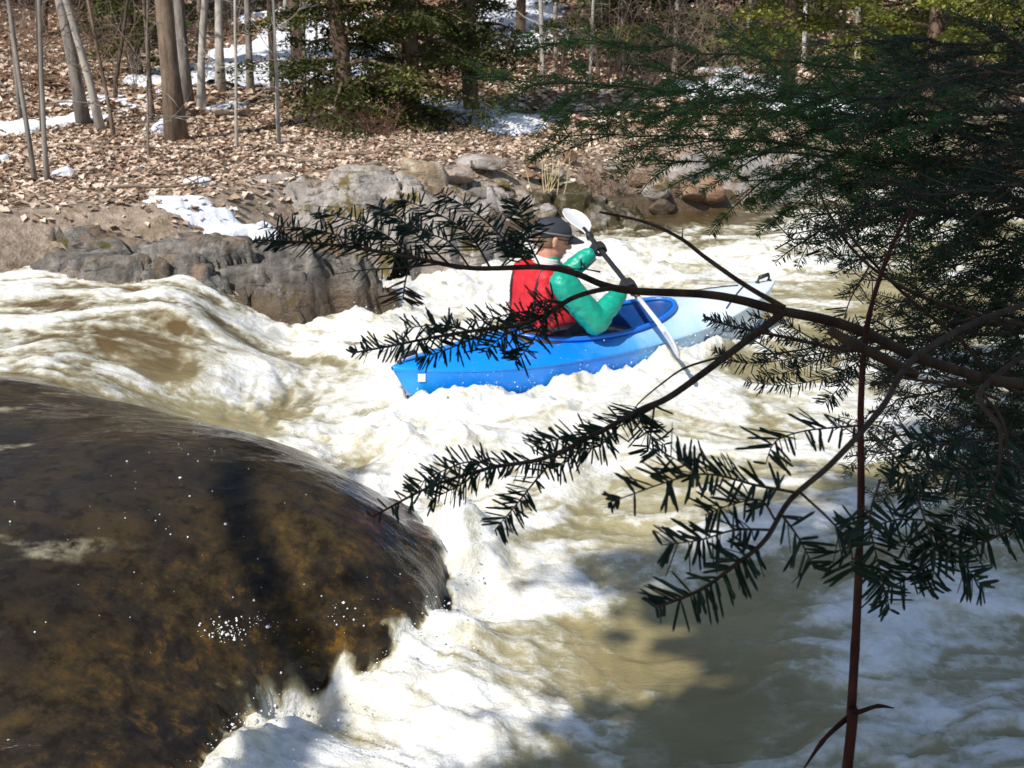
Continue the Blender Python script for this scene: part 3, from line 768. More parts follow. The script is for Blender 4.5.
ev(860, 23, 9, 2.0, G_hem, 'mid green evergreen between the two yellow green ones', 10, z0=.5, nl=50, per=600, size=.09)
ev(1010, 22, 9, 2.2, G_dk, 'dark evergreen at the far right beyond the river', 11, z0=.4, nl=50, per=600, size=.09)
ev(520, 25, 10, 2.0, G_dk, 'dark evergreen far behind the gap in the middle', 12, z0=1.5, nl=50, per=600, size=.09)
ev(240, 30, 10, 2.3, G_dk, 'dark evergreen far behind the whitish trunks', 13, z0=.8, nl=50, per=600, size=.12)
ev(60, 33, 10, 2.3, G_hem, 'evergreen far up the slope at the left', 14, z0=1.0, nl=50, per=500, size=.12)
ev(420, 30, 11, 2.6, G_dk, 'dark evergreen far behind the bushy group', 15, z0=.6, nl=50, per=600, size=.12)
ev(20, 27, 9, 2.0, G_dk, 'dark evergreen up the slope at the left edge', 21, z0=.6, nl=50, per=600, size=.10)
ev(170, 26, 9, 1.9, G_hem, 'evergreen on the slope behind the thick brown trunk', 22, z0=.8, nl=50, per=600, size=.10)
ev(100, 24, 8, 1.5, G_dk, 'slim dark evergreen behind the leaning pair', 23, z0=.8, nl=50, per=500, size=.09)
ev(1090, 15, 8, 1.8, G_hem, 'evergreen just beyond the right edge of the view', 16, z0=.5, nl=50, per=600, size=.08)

# dense far wood on the hill: reads as one mass
fo = MB(); rs = np.random.default_rng(91)
for k in range(150):
    y = rs.uniform(35, 75); x = rs.uniform(-48, 48); z = float(land(np.array([x]), np.array([y]))[0][0]); hgt = rs.uniform(5, 10)
    fo.tube(np.array([[x, y, z-.3], [x, y, z+hgt]]), [.16, .04], 6, .1)
    ln = np.array([[x, y, z+.4], [x, y, z+hgt]])
    sprays(fo, ln, 420, 1.1, .5, .3, rs, (0, .9))
o = fo.build('far_wood', G_dk, None, False); tag(o, 'distant mass of dark woodland covering the hill', 'far wood', kind='stuff')

# ---- bare shrubs
TW = bark('twig', (.12, .085, .06), (.36, .28, .21), 1, .002)
TWR = bark('twig_red', (.10, .05, .035), (.28, .16, .11), 1, .002)
def shrub(px, py, h, n, label, seed, spread=.6, mat=None, rad=.008, dist=None):
    if dist is None: x, y, z = ground_at(px, py)
    else:
        y = dist; x = (px-512)/F*(dist*.951+.4); z = float(land(np.array([x]), np.array([y]))[0][0])
    rs = np.random.default_rng(seed); mb = MB()
    for k in range(n):
        a = rs.uniform(0, 6.283); q = rs.random()**.6*spread
        w = wander((math.cos(a)*.12*rs.random(), math.sin(a)*.12*rs.random(), -.05), (math.cos(a)*q, math.sin(a)*q, 1), h*rs.uniform(.5, 1.1), 8, .11, .0, rs)
        mb.tube(w, np.linspace(rad, rad*.25, 9), 4)
        for _ in range(6):
            b0 = w[rs.integers(2, 8)]; a2 = rs.uniform(0, 6.283)
            w2 = wander(b0, (math.cos(a2), math.sin(a2), rs.uniform(.1, 1)), h*.32, 5, .2, 0, rs); mb.tube(w2, np.linspace(rad*.5, rad*.2, 6), 3)
            for _ in range(2):
                w3 = wander(w2[rs.integers(1, 5)], rs.normal(0, 1, 3), h*.13, 3, .2, 0, rs); mb.tube(w3, rad*.2, 3)
    o = mb.build('bare_shrub', mat or TW); o.location = (x, y, z)
    return tag(o, label, 'shrub', 'leafless shrubs')
shrub(620, 195, .75, 16, 'grey leafless bush by the waterline left of the stone heap', 1, .7, rad=.005)
shrub(600, 196, .5, 12, 'low reddish bush between the kayaker and the stone heap', 2, .8, TWR, .005)
shrub(610, 90, 2.4, 12, 'tall bare brush left of the pale straight stem', 3, .55)
shrub(650, 88, 2.6, 14, 'tangled bare brush around the pale straight stem', 4, .6)
shrub(700, 85, 2.4, 14, 'light tan bare brush right of the pale straight stem', 5, .7)
shrub(735, 90, 2.0, 12, 'bare brush left of the white birch', 6, .7)
shrub(780, 88, 2.0, 12, 'bare brush around the foot of the white birch', 7, .7)
shrub(830, 92, 1.8, 12, 'bare brush between the birch and the pale grey trunk', 8, .7)
shrub(890, 95, 1.8, 12, 'bare brush right of the pale grey trunk', 9, .7)
shrub(950, 95, 1.8, 12, 'bare brush at the right beyond the river', 10, .7)
shrub(375, 138, .55, 22, 'rusty dead brush under the skirts of the bushy evergreen', 11, 1.2, TWR, .005)
shrub(330, 132, .5, 16, 'low brown twiggy brush left of the bushy evergreen', 12, 1.2, TWR, .005)
shrub(75, 90, 2.2, 8, 'thin bare brush behind the leaning trunks', 13, .7, TW, .006)
shrub(130, 95, 2.0, 8, 'thin bare brush behind the narrow brown trunk', 14, .8, TW, .006)
shrub(570, 100, 2.0, 8, 'bare brush beside the pale slim trunk in the gap', 15, .5)
shrub(313, 180, .3, 3, 'tiny forked twig standing on the flat pale bedrock', 16, .7, TWR, .004)
shrub(15, 100, 2.4, 8, 'thin bare brush at the left photo edge', 17, .7, TW, .006)
for i, (px_, d_, h_) in enumerate([(30, 17, 2.0), (60, 19, 2.2), (110, 18, 2.0), (150, 20, 2.4), (190, 22, 2.4), (240, 24, 2.6), (5, 21, 2.4), (290, 17, 1.8), (90, 24, 2.6), (210, 18, 1.8), (560, 19, 2.2), (640, 18, 2.2), (760, 19, 2.2)]):
    shrub(px_, 0, h_, 7, 'leafless undergrowth stems between the trunks of the wood', 400+i, .7, TW if i % 2 else TWR, .006, dist=d_)
# fallen sticks on the litter
for i, (px_, py_, L_, a_, lb_) in enumerate([(215, 118, 2.2, .35, 'long dark fallen branch beside the thick brown trunk'), (60, 150, 1.2, -.3, 'fallen stick between the thin left saplings and the leaning pair'),
        (330, 158, 1.0, .1, 'fallen stick in the leaves below the bushy evergreen'), (110, 195, .8, .5, 'short grey stick lying on the bank above the dark ledge'), (270, 160, .9, -.6, 'fallen stick near the crooked pale sapling'),
        (430, 150, .9, .2, 'thin fallen stick above the pale bedrock')]):
    x, y, z = ground_at(px_, py_); rs = np.random.default_rng(600+i)
    w = wander((0, 0, .06), (math.cos(a_), math.sin(a_), .03), L_, 8, .09, -.004, rs); mb = MB(); mb.tube(w, np.linspace(.035 if i == 0 else .016, .006, 9), 6)
    for _ in range(4):
        w2 = wander(w[rs.integers(2, 8)], (math.cos(a_+rs.normal(0, .9)), math.sin(a_+rs.normal(0, .9)), .25), L_*.25, 4, .1, 0, rs); mb.tube(w2, np.linspace(.008, .003, 5), 4)
    o = mb.build('fallen_branch', B_dark if i == 0 else TW); o.location = (x, y, z); tag(o, lb_, 'fallen branch')
# dry grass stalks behind the paddler
mb = MB(); x, y, z = ground_at(548, 205); rs = np.random.default_rng(4)
for k in range(11):
    a = rs.uniform(0, 6.28); w = wander((0.08*rs.normal(), 0.05*rs.normal(), 0), (.35*rs.normal(), .2*rs.normal(), 1), rs.uniform(.3, .5), 6, .08, -.02, rs)
    mb.tube(w, np.linspace(.006, .003, 7), 4)
o = mb.build('dry_grass_tuft', simple('straw', (.58, .46, .27), .8)); o.location = (x, y, z+.08)
tag(o, 'pale dry grass stalks standing behind the cap of the kayaker', 'grass tuft')

# ================================================================== KAYAK
KM = Matrix.Translation((K0[0], K0[1], .045)) @ Matrix.Rotation(KH, 4, 'Z') @ Matrix.Rotation(R(-1.2), 4, 'Y') @ Matrix.Rotation(R(3), 4, 'X')
kay = bpy.data.objects.new('kayak', None); COL.objects.link(kay); kay.matrix_world = KM
tag(kay, 'blue and white plastic kayak running the white chute with one paddler', 'kayak')
HL = 1.43
def kw(u):   # half width
    return .335*np.clip(1-np.abs(u)**2.3, 0, 1)**.85*(1-.06*u)+.004
def kzs(u): return .155+.075*np.abs(u)**2.2*np.where(u > 0, 1.35, .75)   # sheer
def kzk(u): return -.12+.20*np.abs(u)**5
def kcr(u): return (.075+.03*np.clip(u, 0, 1)*(1-u))*np.clip(1-np.abs(u)**3, 0, 1)+.004       # crown
xc, ca_, cb_ = -.06, .575, .232         # cockpit centre, half length, half width
m, nt, b = newmat('blue_white_plastic')
v = coord(nt, obj=True); sp = N(nt, 'ShaderNodeSeparateXYZ'); nt.links.new(v, sp.inputs[0])
nz = noise(nt, 4.0, 4, .6, v, .8)
g = mth(nt, 'ADD', sp.outputs[0], mth(nt, 'MULTIPLY', mth(nt, 'SUBTRACT', nz, .5), .55))
g = mth(nt, 'ADD', g, mth(nt, 'MULTIPLY', sp.outputs[2], 1.1))
g = mrange(nt, g, -1.5, 1.4, 0, 1, False)
c = ramp(nt, g, [(0, (.02, .42, .86)), (.14, (.006, .27, .86)), (.47, (.004, .21, .82)), (.58, (.10, .38, .80)), (.70, (.42, .64, .84)), (.85, (.72, .81, .87))])
scr = mrange(nt, noise(nt, 30, 5, .75, coord(nt, (.25, 1, 3), obj=True), .4), .60, .70, 0, .35); c = mix(nt, scr, c, (.35, .50, .70))
nt.links.new(c, b.inputs['Base Color']); nt.links.new(mrange(nt, nz, .3, .7, .18, .42), b.inputs['Roughness'])
bump(nt, b, noise(nt, 25, 4, .6, v), .12, .004)
MK = m
def mirror_grid(rows, name, mat, closed=False):
    rows = np.asarray(rows); n1_, n2_ = rows.shape[:2]
    i = np.arange(n2_-1)[None, :]+np.arange(n1_-1)[:, None]*n2_
    Qd = np.stack([i, i+1, i+1+n2_, i+n2_], -1).reshape(-1, 4)
    return rows.reshape(-1, 3), Qd
us = np.sin(np.linspace(-math.pi/2, math.pi/2, 121))
us = np.unique(np.concatenate([us, [(xc-ca_)/HL, (xc+ca_)/HL]]))
rows = []
for u in us:
    w, zs, zk = float(kw(u)), float(kzs(u)), float(kzk(u)); r = []
    for th in np.linspace(-math.pi/2, math.pi/2, 25):
        sy = math.sin(th); e = math.copysign(abs(sy)**.8, sy)
        y = w*e; z = zk+(zs-zk)*(1-math.cos(th)**.62)
        r.append((u*HL*(1-.045*math.cos(th)**.62*abs(u)**10), y, z))
    rows.append(r)
V, Qd = mirror_grid(rows, '', None)
hull = MB(); hull.add(V, Qd)
hull_o = hull.build('hull', MK, kay)
sm_ = MB()
dk = MB()
def deckz(u, y):
    w = float(kw(u)); return float(kzs(u))+float(kcr(u))*(1-(min(abs(y), w)/w)**2)**.9+.004
for sgn in (-1, 1):
    rows = []
    for u in us:
        x = u*HL; t = 1-((x-xc)/ca_)**2; ye = cb_*math.sqrt(t) if t > 0 else 0
        ye = min(ye, float(kw(u))*.9)
        w = float(kw(u)); r = []
        for v_ in np.linspace(0, 1, 14):
            y = ye+(w-ye)*v_; r.append((x, sgn*y, deckz(u, y)))
        r.append((x, sgn*(w+.006), float(kzs(u))-.006))     # lip over the hull seam
        r.append((x, sgn*(w-.002), float(kzs(u))-.018))
        rows.append(r)
    V, Qd = mirror_grid(rows, '', None)
    dk.add(V, Qd if sgn > 0 else Qd[:, ::-1])
dk.build('deck', MK, kay)
# coaming rim
ths = np.linspace(0, 2*math.pi, 97)
def rimp(th, s=1.0, dz=.0):
    x = xc+ca_*math.cos(th)*s; y = cb_*math.sin(th)*s; u = (xc+ca_*math.cos(th))/HL
    return (x, y, deckz(u, cb_*math.sin(th))+dz)
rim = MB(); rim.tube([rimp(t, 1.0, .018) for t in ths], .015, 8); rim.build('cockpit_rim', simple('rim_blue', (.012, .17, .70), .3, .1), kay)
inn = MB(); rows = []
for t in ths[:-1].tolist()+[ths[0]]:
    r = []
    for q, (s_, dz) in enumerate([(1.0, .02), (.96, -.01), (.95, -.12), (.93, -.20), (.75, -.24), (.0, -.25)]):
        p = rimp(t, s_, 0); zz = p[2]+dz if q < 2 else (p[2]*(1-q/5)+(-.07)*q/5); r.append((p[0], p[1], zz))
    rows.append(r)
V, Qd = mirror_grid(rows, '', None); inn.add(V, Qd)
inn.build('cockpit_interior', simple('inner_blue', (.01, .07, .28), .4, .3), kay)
M_blk = simple('black_rubber', (.018, .018, .02), .5, .2)
sb = MB(); sb.tube(spline([(-.60, -.15, .16), (-.625, -.1, .22), (-.63, 0, .24), (-.625, .1, .22), (-.60, .15, .16)], 20), .03, 8); sb.build('seat_back', M_blk, kay)
def handle(xp, sgn, name='carry_handle'):
    h = MB(); z = deckz(xp/HL, 0)
    h.tube(spline([(xp-.05, 0, z-.005), (xp-.045, 0, z+.03), (xp, 0.0, z+.045), (xp+.045, 0, z+.04), (xp+.05, 0, z-.005)], 18), .0075, 8)
    h.tube([(xp-.04, 0, z+.036), (xp+.042, 0, z+.046)], .014, 10)
    h.tube([(xp-.055, -.012, z+.004), (xp-.055, .012, z+.004)], .010, 8)
    h.tube([(xp+.055, -.012, z+.004), (xp+.055, .012, z+.004)], .010, 8)
    h.build(name, M_blk, kay)
handle(-1.33, -1); handle(1.33, 1)
# deck lines and fittings towards the bow
dl = MB()
for y0 in (-1, 1):
    dl.tube([(.80+.08*i, y0*(.20-.045*i), deckz((.80+.08*i)/HL, .20-.045*i)+.006) for i in range(5)], .004, 5)
dl.build('deck_line', M_blk, kay)
# sticker near the stern and emblem on the starboard side
def side(x, z):   # a point on the starboard skin at height z
    u = x/HL; w, zs, zk = float(kw(u)), float(kzs(u)), float(kzk(u))
    c_ = 1-np.clip((z-zk)/(zs-zk), 0, 1); c_ = c_**(1/.62); th = math.acos(min(1, max(0, c_)))
    return np.array([x, -(w*math.sin(th)**.8)-.004, z])
st = MB(); xs_ = np.linspace(-1.335, -1.30, 4); zs_ = np.linspace(.135, .18, 4)
st.add([side(x+.012, z) for z in zs_ for x in xs_], [[i*4+j, i*4+j+1, i*4+j+5, i*4+j+4] for i in range(3) for j in range(3)])
st.build('sticker', simple('sticker_white', (.8, .8, .78), .4, .05), kay)
em = MB(); em.tube([side(.55+.020*math.cos(a), .095+.020*math.sin(a)) for a in np.linspace(0, 6.283, 20)], .0035, 5)
em.tube([side(.55+.010*math.cos(a), .095+.010*math.sin(a)) for a in np.linspace(0, 6.283, 14)], .003, 5)
em.tube(spline([side(.59+.045*i, .098+.010*((i % 2)*2-1)*(.6 if i % 3 else 1)) for i in range(8)], 40), .003, 5)
em.build('emblem', simple('emblem_dark', (.03, .05, .12), .5), kay)

# ================================================================== PERSON
def fuse(prims, voxel, smooth_it=6, name='body'):
    """prims: closed blobs fused into one continuous skin"""
    mb = MB()
    for pr in prims:
        if pr[0] == 'c':      # tapered capsule
            _, a, b_, ra, rb = pr; a = np.array(a, float); b_ = np.array(b_, float)
            d = b_-a; L = np.linalg.norm(d)+1e-9; d = d/L
            ps = []; rr = []
            for th in np.linspace(-math.pi/2+.12, 0, 6): ps.append(a+d*ra*math.sin(th)); rr.append(ra*math.cos(th))
            for th in np.linspace(0, math.pi/2-.12, 6): ps.append(b_+d*rb*math.sin(th)); rr.append(rb*math.cos(th))
            # guard against coincident rings
            mb.tube(np.array(ps)+d*np.linspace(0, 1e-5, 12)[:, None], np.array(rr), 18)
        else:                 # ellipsoid: centre, radii, rotation matrix
            _, c_, rad, M3 = pr
            ps = np.array([[0, 0, -math.cos(t)] for t in np.linspace(.1, math.pi-.1, 16)]); rr = np.sin(np.linspace(.1, math.pi-.1, 16))
            t_ = MB(); t_.tube(ps, rr, 24); V = t_.V[0]*np.array(rad)
            if M3 is not None: V = V@np.array(M3).T
            mb.add(V+np.array(c_), t_.Q[0], t_.T[0])
    o = mb.build('tmp', None)
    md = o.modifiers.new('r', 'REMESH'); md.mode = 'VOXEL'; md.voxel_size = voxel; md.use_smooth_shade = True
    if smooth_it:
        s = o.modifiers.new('s', 'SMOOTH'); s.factor = .5; s.iterations = smooth_it
    dg = bpy.context.evaluated_depsgraph_get(); me = bpy.data.meshes.new_from_object(o.evaluated_get(dg))
    bpy.data.objects.remove(o); me.name = name
    return me
def get_co(me):
    c = np.zeros(len(me.vertices)*3, np.float32); me.vertices.foreach_get('co', c); return c.reshape(-1, 3).astype(float)
def set_co(me, c): me.vertices.foreach_set('co', np.asarray(c, np.float32).ravel()); me.update()
def wrinkle(me, amp, sc_, seed=0):
    c = get_co(me); nrm = np.zeros(len(me.vertices)*3, np.float32); me.vertices.foreach_get('normal', nrm); nrm = nrm.reshape(-1, 3)
    n = fbm(c[:, 0]*sc_+c[:, 2]*sc_*.8, c[:, 1]*sc_+c[:, 2]*sc_*1.3, 3, seed)-.5
    r = 1-np.abs(n)*4
    set_co(me, c+nrm*(np.clip(r, -1, 1)*amp)[:, None])

KI = np.array(KM.inverted())
def toK(p): return (KI@np.append(p, 1))[:3]
Alow = toK(D(688, 360, 5.52)); Btop = toK(D(571, 213, 7.05))
pd = Btop-Alow; PL = np.linalg.norm(pd); pd /= PL
print('paddle length', PL)
def near_line(px, py):
    best = None
    for t in np.linspace(.2, .95, 300):
        w = np.array(KM@Vector(Alow+pd*PL*t)); v = w-CAM; dep = v@FW
        e = math.hypot(512+F*(v@RT)/dep-px, 384-F*(v@UP)/dep-py)
        if best is None or e < best[0]: best = (e, t)
    return Alow+pd*PL*best[1]
RH = near_line(623, 290); LH = near_line(591, 255)
hipx = -.465
SHR = np.array([hipx+.00, -.185, .565]); SHL = np.array([hipx+.15, .175, .57])
def ik(a, c, l1, l2, pole):
    d = c-a; L = np.linalg.norm(d); L_ = min(L, l1+l2-.005); dn = d/L
    x = (l1*l1-l2*l2+L_*L_)/(2*L_); h = math.sqrt(max(0, l1*l1-x*x))
    p = np.array(pole, float); p -= dn*np.dot(p, dn); p /= np.linalg.norm(p)
    return a+dn*x+p*h
print('reach', np.linalg.norm(RH-SHR), np.linalg.norm(LH-SHL), RH, LH)
def wrist_of(h, sh):   # wrist sits behind and below the shaft
    v = sh-h; v /= np.linalg.norm(v); return h+v*.075+np.array([0, 0, -.01])
RW = wrist_of(RH, SHR+np.array([.1, -.12, -.12])); LW = wrist_of(LH, SHL)
RE = ik(SHR, RW, .30, .26, (-.25, -.35, -.95)); LE = ik(SHL, LW, .30, .27, (-.1, .5, -.8))
per = bpy.data.objects.new('person', None); COL.objects.link(per); per.matrix_world = KM
tag(per, 'kayaker in dark cap, red life vest and teal jacket, leaning into a paddle stroke', 'person')
HC = np.array([hipx+.058, -.005, .772])
hz = R(12)-KH                      # head turned towards the near side
M3h = np.array((Matrix.Rotation(hz, 3, 'Z') @ Matrix.Rotation(R(14), 3, 'Y')))
def HP(x, y, z): return HC+M3h@np.array([x, y, z])
def hand(wrist, grip, sgn, sc_=1.0):
    """palm plus five separate bent digits closing round the paddle shaft"""
    out = []; ax = pd*1.0
    back = wrist-grip; back -= ax*np.dot(back, ax); back /= np.linalg.norm(back)
    side_ = np.cross(ax, back)
    r_sh = .016
    top = side_ if side_[2] > 0 else -side_
    kn = grip+back*.022+top*.022                    # knuckle line above the shaft
    palm0 = wrist
    for i, off in enumerate((-.030, -.010, .010, .030)):
        out.append(('c', palm0+ax*off*.6, kn+ax*off, .017*sc_, .0125*sc_))
        L = (1.0, 1.08, 1.0, .85)[i]; rr = (.0095, .0098, .0094, .0082)[i]*sc_
        a0 = kn+ax*off; a1 = grip-back*.020*L+top*.026+ax*off; a2 = grip-back*.034-top*.004+ax*off; a3 = grip-back*.016*L-top*.026+ax*off
        out += [('c', a0, a1, rr*1.1, rr), ('c', a1, a2, rr, rr*.95), ('c', a2, a3, rr*.95, rr*.85)]
    t0 = wrist*.6+kn*.4+ax*sgn*.030-top*.012; t1 = grip+back*.018-top*.018+ax*sgn*.048; t2 = grip-back*.010-top*.028+ax*sgn*.038
    out += [('c', t0, t1, .013*sc_, .011*sc_), ('c', t1, t2, .011*sc_, .0095*sc_)]
    return out
NB = np.array([hipx+.04, 0, .62])
def arm(prims, sh, el, wr, r1, r2, r3):
    prims += [('c', sh, el, r1, r2), ('c', el, wr, r2, r3)]
bp = [('c', (hipx-.02, 0, .08), (hipx-.01, 0, .30), .13, .12), ('c', (hipx-.01, 0, .3), (hipx+.03, 0, .50), .12, .13),
      ('c', SHR, SHL, .055, .055), ('c', NB+np.array([0, 0, -.04]), HP(-.015, 0, -.06), .056, .055),
      ('c', (hipx, .09, .05), (hipx+.45, .14, .12), .075, .055), ('c', (hipx+.45, .14, .12), (hipx+.85, .08, .0), .052, .04),
      ('c', (hipx, -.09, .05), (hipx+.45, -.14, .12), .075, .055), ('c', (hipx+.45, -.14, .12), (hipx+.85, -.08, .0), .052, .04)]
arm(bp, SHR, RE, RW, .045, .036, .027); arm(bp, SHL, LE, LW, .045, .036, .027)
bp += hand(RW, RH, 1, .8)+hand(LW, LH, -1, .8)
# head: skull, jaw, brow, nose, lips, chin, ears
bp += [('e', HP(-.012, 0, .018), (.098, .076, .098), M3h), ('e', HP(.022, 0, -.045), (.068, .058, .070), M3h), ('e', HP(.05, 0, -.085), (.036, .032, .026), M3h),
       ('c', HP(.083, 0, .012), HP(.108, 0, -.026), .011, .015), ('c', HP(.104, .010, -.030), HP(.104, -.010, -.030), .010, .010),
       ('c', HP(.076, -.035, .022), HP(.076, .035, .022), .015, .015), ('c', HP(.086, -.014, -.058), HP(.086, .014, -.058), .010, .010),
       ('c', HP(.066, .03, -.02), HP(.066, -.03, -.02), .024, .024)]
for s in (-1, 1):
    bp += [('c', HP(-.005, s*.078, .020), HP(.0, s*.074, -.022), .0125, .009), ('c', HP(-.013, s*.082, .018), HP(-.010, s*.080, -.004), .008, .008)]
me = fuse(bp, .0055, 3, 'body')
MSK, nt, b = newmat('skin'); v = coord(nt, obj=True)
c = ramp(nt, noise(nt, 12, 4, .6, v), [(.3, (.56, .25, .17)), (.7, (.68, .36, .26))])
nt.links.new(c, b.inputs['Base Color']); b.inputs['Roughness'].default_value = .45; b.inputs['Subsurface Weight'].default_value = .1; b.inputs['Subsurface Radius'].default_value = (.01, .004, .002)
link('body', me, MSK, per)
# eyes
for s in (-1, 1):
    mb = MB(); t_ = MB(); t_.tube([[0, 0, -math.cos(t)] for t in np.linspace(.1, 3.04, 10)], np.sin(np.linspace(.1, 3.04, 10)), 12)
    mb.add(t_.V[0]*.012+HP(.073, s*.030, .002), t_.Q[0], t_.T[0]); mb.build('eye', simple('eye', (.7, .68, .65), .2, .05), per)
# jacket
M_teal, nt, b = newmat('teal_nylon'); v = coord(nt, obj=True)
c = ramp(nt, noise(nt, 7, 5, .6, v), [(.3, (.0, .27, .18)), (.7, (.008, .40, .275))]); nt.links.new(c, b.inputs['Base Color']); b.inputs['Roughness'].default_value = .42
bump(nt, b, noise(nt, 14, 4, .55, v, 1.0), .45, .012)
CR = RW+(RE-RW)/np.linalg.norm(RE-RW)*.03; CL = LW+(LE-LW)/np.linalg.norm(LE-LW)*.03
jp = [('c', (hipx-.0, 0, .28), (hipx-.0, 0, .32), .120, .13), ('c', (hipx-.0, 0, .32), (hipx+.03, 0, .48), .13, .135), ('c', SHR*.98, SHL*.98, .072, .072),
      ('c', NB+np.array([-.01, 0, -.05]), NB+np.array([.0, 0, .015]), .085, .066)]
arm(jp, SHR, RE, CR, .078, .070, .046); arm(jp, SHL, LE, CL, .078, .068, .046)
me = fuse(jp, .007, 6, 'jacket'); wrinkle(me, .0075, 9, 3); wrinkle(me, .0022, 28, 9); link('jacket', me, M_teal, per)
# white collar
col_ = MB(); 
def oval(c0, ax_, r1, r2, rad, k=24, M=None):
    pts = [c0+(M3h@np.array([r1*math.cos(a), r2*math.sin(a), 0])) for a in np.linspace(0, 2*math.pi, k+1)]
    return pts
NCt = NB*.5+HP(-.015, 0, -.06)*.5
for dz, rr in ((-.028, .072), (-.014, .068), (-.002, .064)):
    col_.tube(oval(NCt+np.array([-.012, 0, dz]), None, rr*1.02, rr, .01), .011, 8)
col_.build('collar', simple('white_cloth', (.75, .72, .70), .8, .06), per)
# life vest: padded shell over the torso with open armholes
M_red, nt, b = newmat('red_vest'); v = coord(nt, obj=True)
c = ramp(nt, noise(nt, 9, 4, .6, v), [(.3, (.50, .008, .016)), (.7, (.68, .018, .03))]); nt.links.new(c, b.inputs['Base Color']); b.inputs['Roughness'].default_value = .6
bump(nt, b, noise(nt, 30, 4, .6, v, .5), .5, .006)
vp = []
for yy, rr_ in ((-.105, .082), (-.04, .092), (.04, .092), (.105, .082)):
    vp += [('c', (hipx-.055, yy, .345), (hipx-.055, yy, .535), rr_, rr_-.008), ('c', (hipx+.075, yy, .35), (hipx+.085, yy, .52), rr_-.005, rr_-.012)]
vp += [('c', (hipx-.02, -.115, .36), (hipx+.05, -.115, .36), .075, .075), ('c', (hipx-.02, .115, .36), (hipx+.05, .115, .36), .075, .075),
       ('c', (hipx-.06, -.115, .585), (hipx+.08, -.105, .575), .056, .054), ('c', (hipx-.06, .115, .585), (hipx+.11, .105, .575), .056, .054), ('c', (hipx-.07, -.09, .585), (hipx-.07, .09, .585), .05, .05)]
me = fuse(vp, .007, 4, 'life_vest'); wrinkle(me, .003, 20, 5); link('life_vest', me, M_red, per)
vs = MB()
vs.tube([(hipx-.0+.165*math.cos(a), .203*math.sin(a), .315) for a in np.linspace(0, 6.283, 40)], .011, 6); vs.build('waist_strap', M_blk, per)
for yy in (-.115, .115):
    b_ = MB(); b_.tube(spline([(hipx-.125, yy, .33), (hipx-.135, yy, .45), (hipx-.125, yy, .55), (hipx-.08, yy, .635), (hipx+.02, yy, .645), (hipx+.13, yy*.9, .60), (hipx+.165, yy*.9, .45)], 30), .009, 6); b_.build('shoulder_strap', M_blk, per)
for yy in (-1, 1):
    b_ = MB(); b_.tube([(hipx+.02*i-.12, yy*(.186+.004*math.sin(i)), .36+.018*i) for i in range(9)], .004, 5); b_.build('seam', simple('seam_dark_red', (.25, .004, .008), .6), per)
# spray skirt / dark trousers round the waist
me = fuse([('e', (hipx+.0, 0, .17), (.185, .195, .125), None), ('c', (hipx+.05, .10, .13), (hipx+.42, .13, .14), .09, .07), ('c', (hipx+.05, -.10, .13), (hipx+.42, -.13, .14), .09, .07),
           ('c', (hipx+.42, .13, .14), (hipx+.8, .08, .03), .068, .05), ('c', (hipx+.42, -.13, .14), (hipx+.8, -.08, .03), .068, .05)], .009, 4, 'trousers')
wrinkle(me, .004, 18, 2); link('trousers', me, simple('dark_trousers', (.03, .028, .035), .7, .25), per)
# gloves
M_glv = simple('black_neoprene', (.016, .016, .018), .6, .25)
for wr, gp, sg, el in ((RW, RH, 1, RE), (LW, LH, -1, LE)):
    d = (el-wr)/np.linalg.norm(el-wr)
    me = fuse(hand(wr, gp, sg, 1.12)+[('c', wr, wr+d*.045, .030, .034)], .0042, 2, 'glove'); link('glove', me, M_glv, per)
# hair, cap, sunglasses
me = fuse([('e', HP(-.022, 0, .016), (.096, .080, .090), M3h), ('c', HP(-.075, -.03, -.03), HP(-.075, .03, -.03), .030, .030)], .006, 2, 'hair')
c = get_co(me)
loc = (c-HC)@M3h
push = np.where((loc[:, 0] > .0), -1, 0)
c = HC+(np.stack([np.minimum(loc[:, 0], .012+0*loc[:, 0]), loc[:, 1], np.maximum(loc[:, 2], -.055)], 1))@M3h.T
set_co(me, c); link('hair', me, simple('grey_hair', (.20, .12, .075), .7, .4, 30), per)
M_cap = simple('dark_cap', (.028, .032, .042), .8, .25, 12)
me = fuse([('e', HP(-.012, 0, .040), (.112, .090, .080), M3h), ('e', HP(.035, 0, .052), (.062, .070, .056), M3h)], .006, 1, 'cap')
c = get_co(me); loc = (c-HC)@M3h; loc[:, 2] = np.maximum(loc[:, 2], .036-.05*(loc[:, 0] < -.02)*np.clip((-.02-loc[:, 0])/.08, 0, 1)); set_co(me, HC+loc@M3h.T); wrinkle(me, .0015, 30)
cap = link('cap', me, M_cap, per)
bm_ = MB(); rows = []
for a in np.linspace(-1, 1, 17):
    r = []
    for q in np.linspace(0, 1, 8):
        x = .070+.030*(1-a*a)+q*.085*(1-abs(a)**2.4); y = a*.074*(1-.12*q); z = .044-.022*a*a-.018*q-.004*q*q; r.append(HP(x, y, z))
    rows.append(r)
V, Qd = mirror_grid(rows, '', None); bm_.add(V, Qd); lo = V-np.array([0, 0, .004]); bm_.add(lo, Qd[:, ::-1]); bm_.build('cap_visor', M_cap, per)
bd = MB(); bd.tube([HP(-.012+.1095*math.cos(a), .0915*math.sin(a), .045-.012*(math.cos(a) < 0)*abs(math.cos(a))) for a in np.linspace(0, 6.283, 40)], .0055, 6)
bd.build('cap_band', simple('band', (.16, .15, .14), .8), per)
sg = MB()
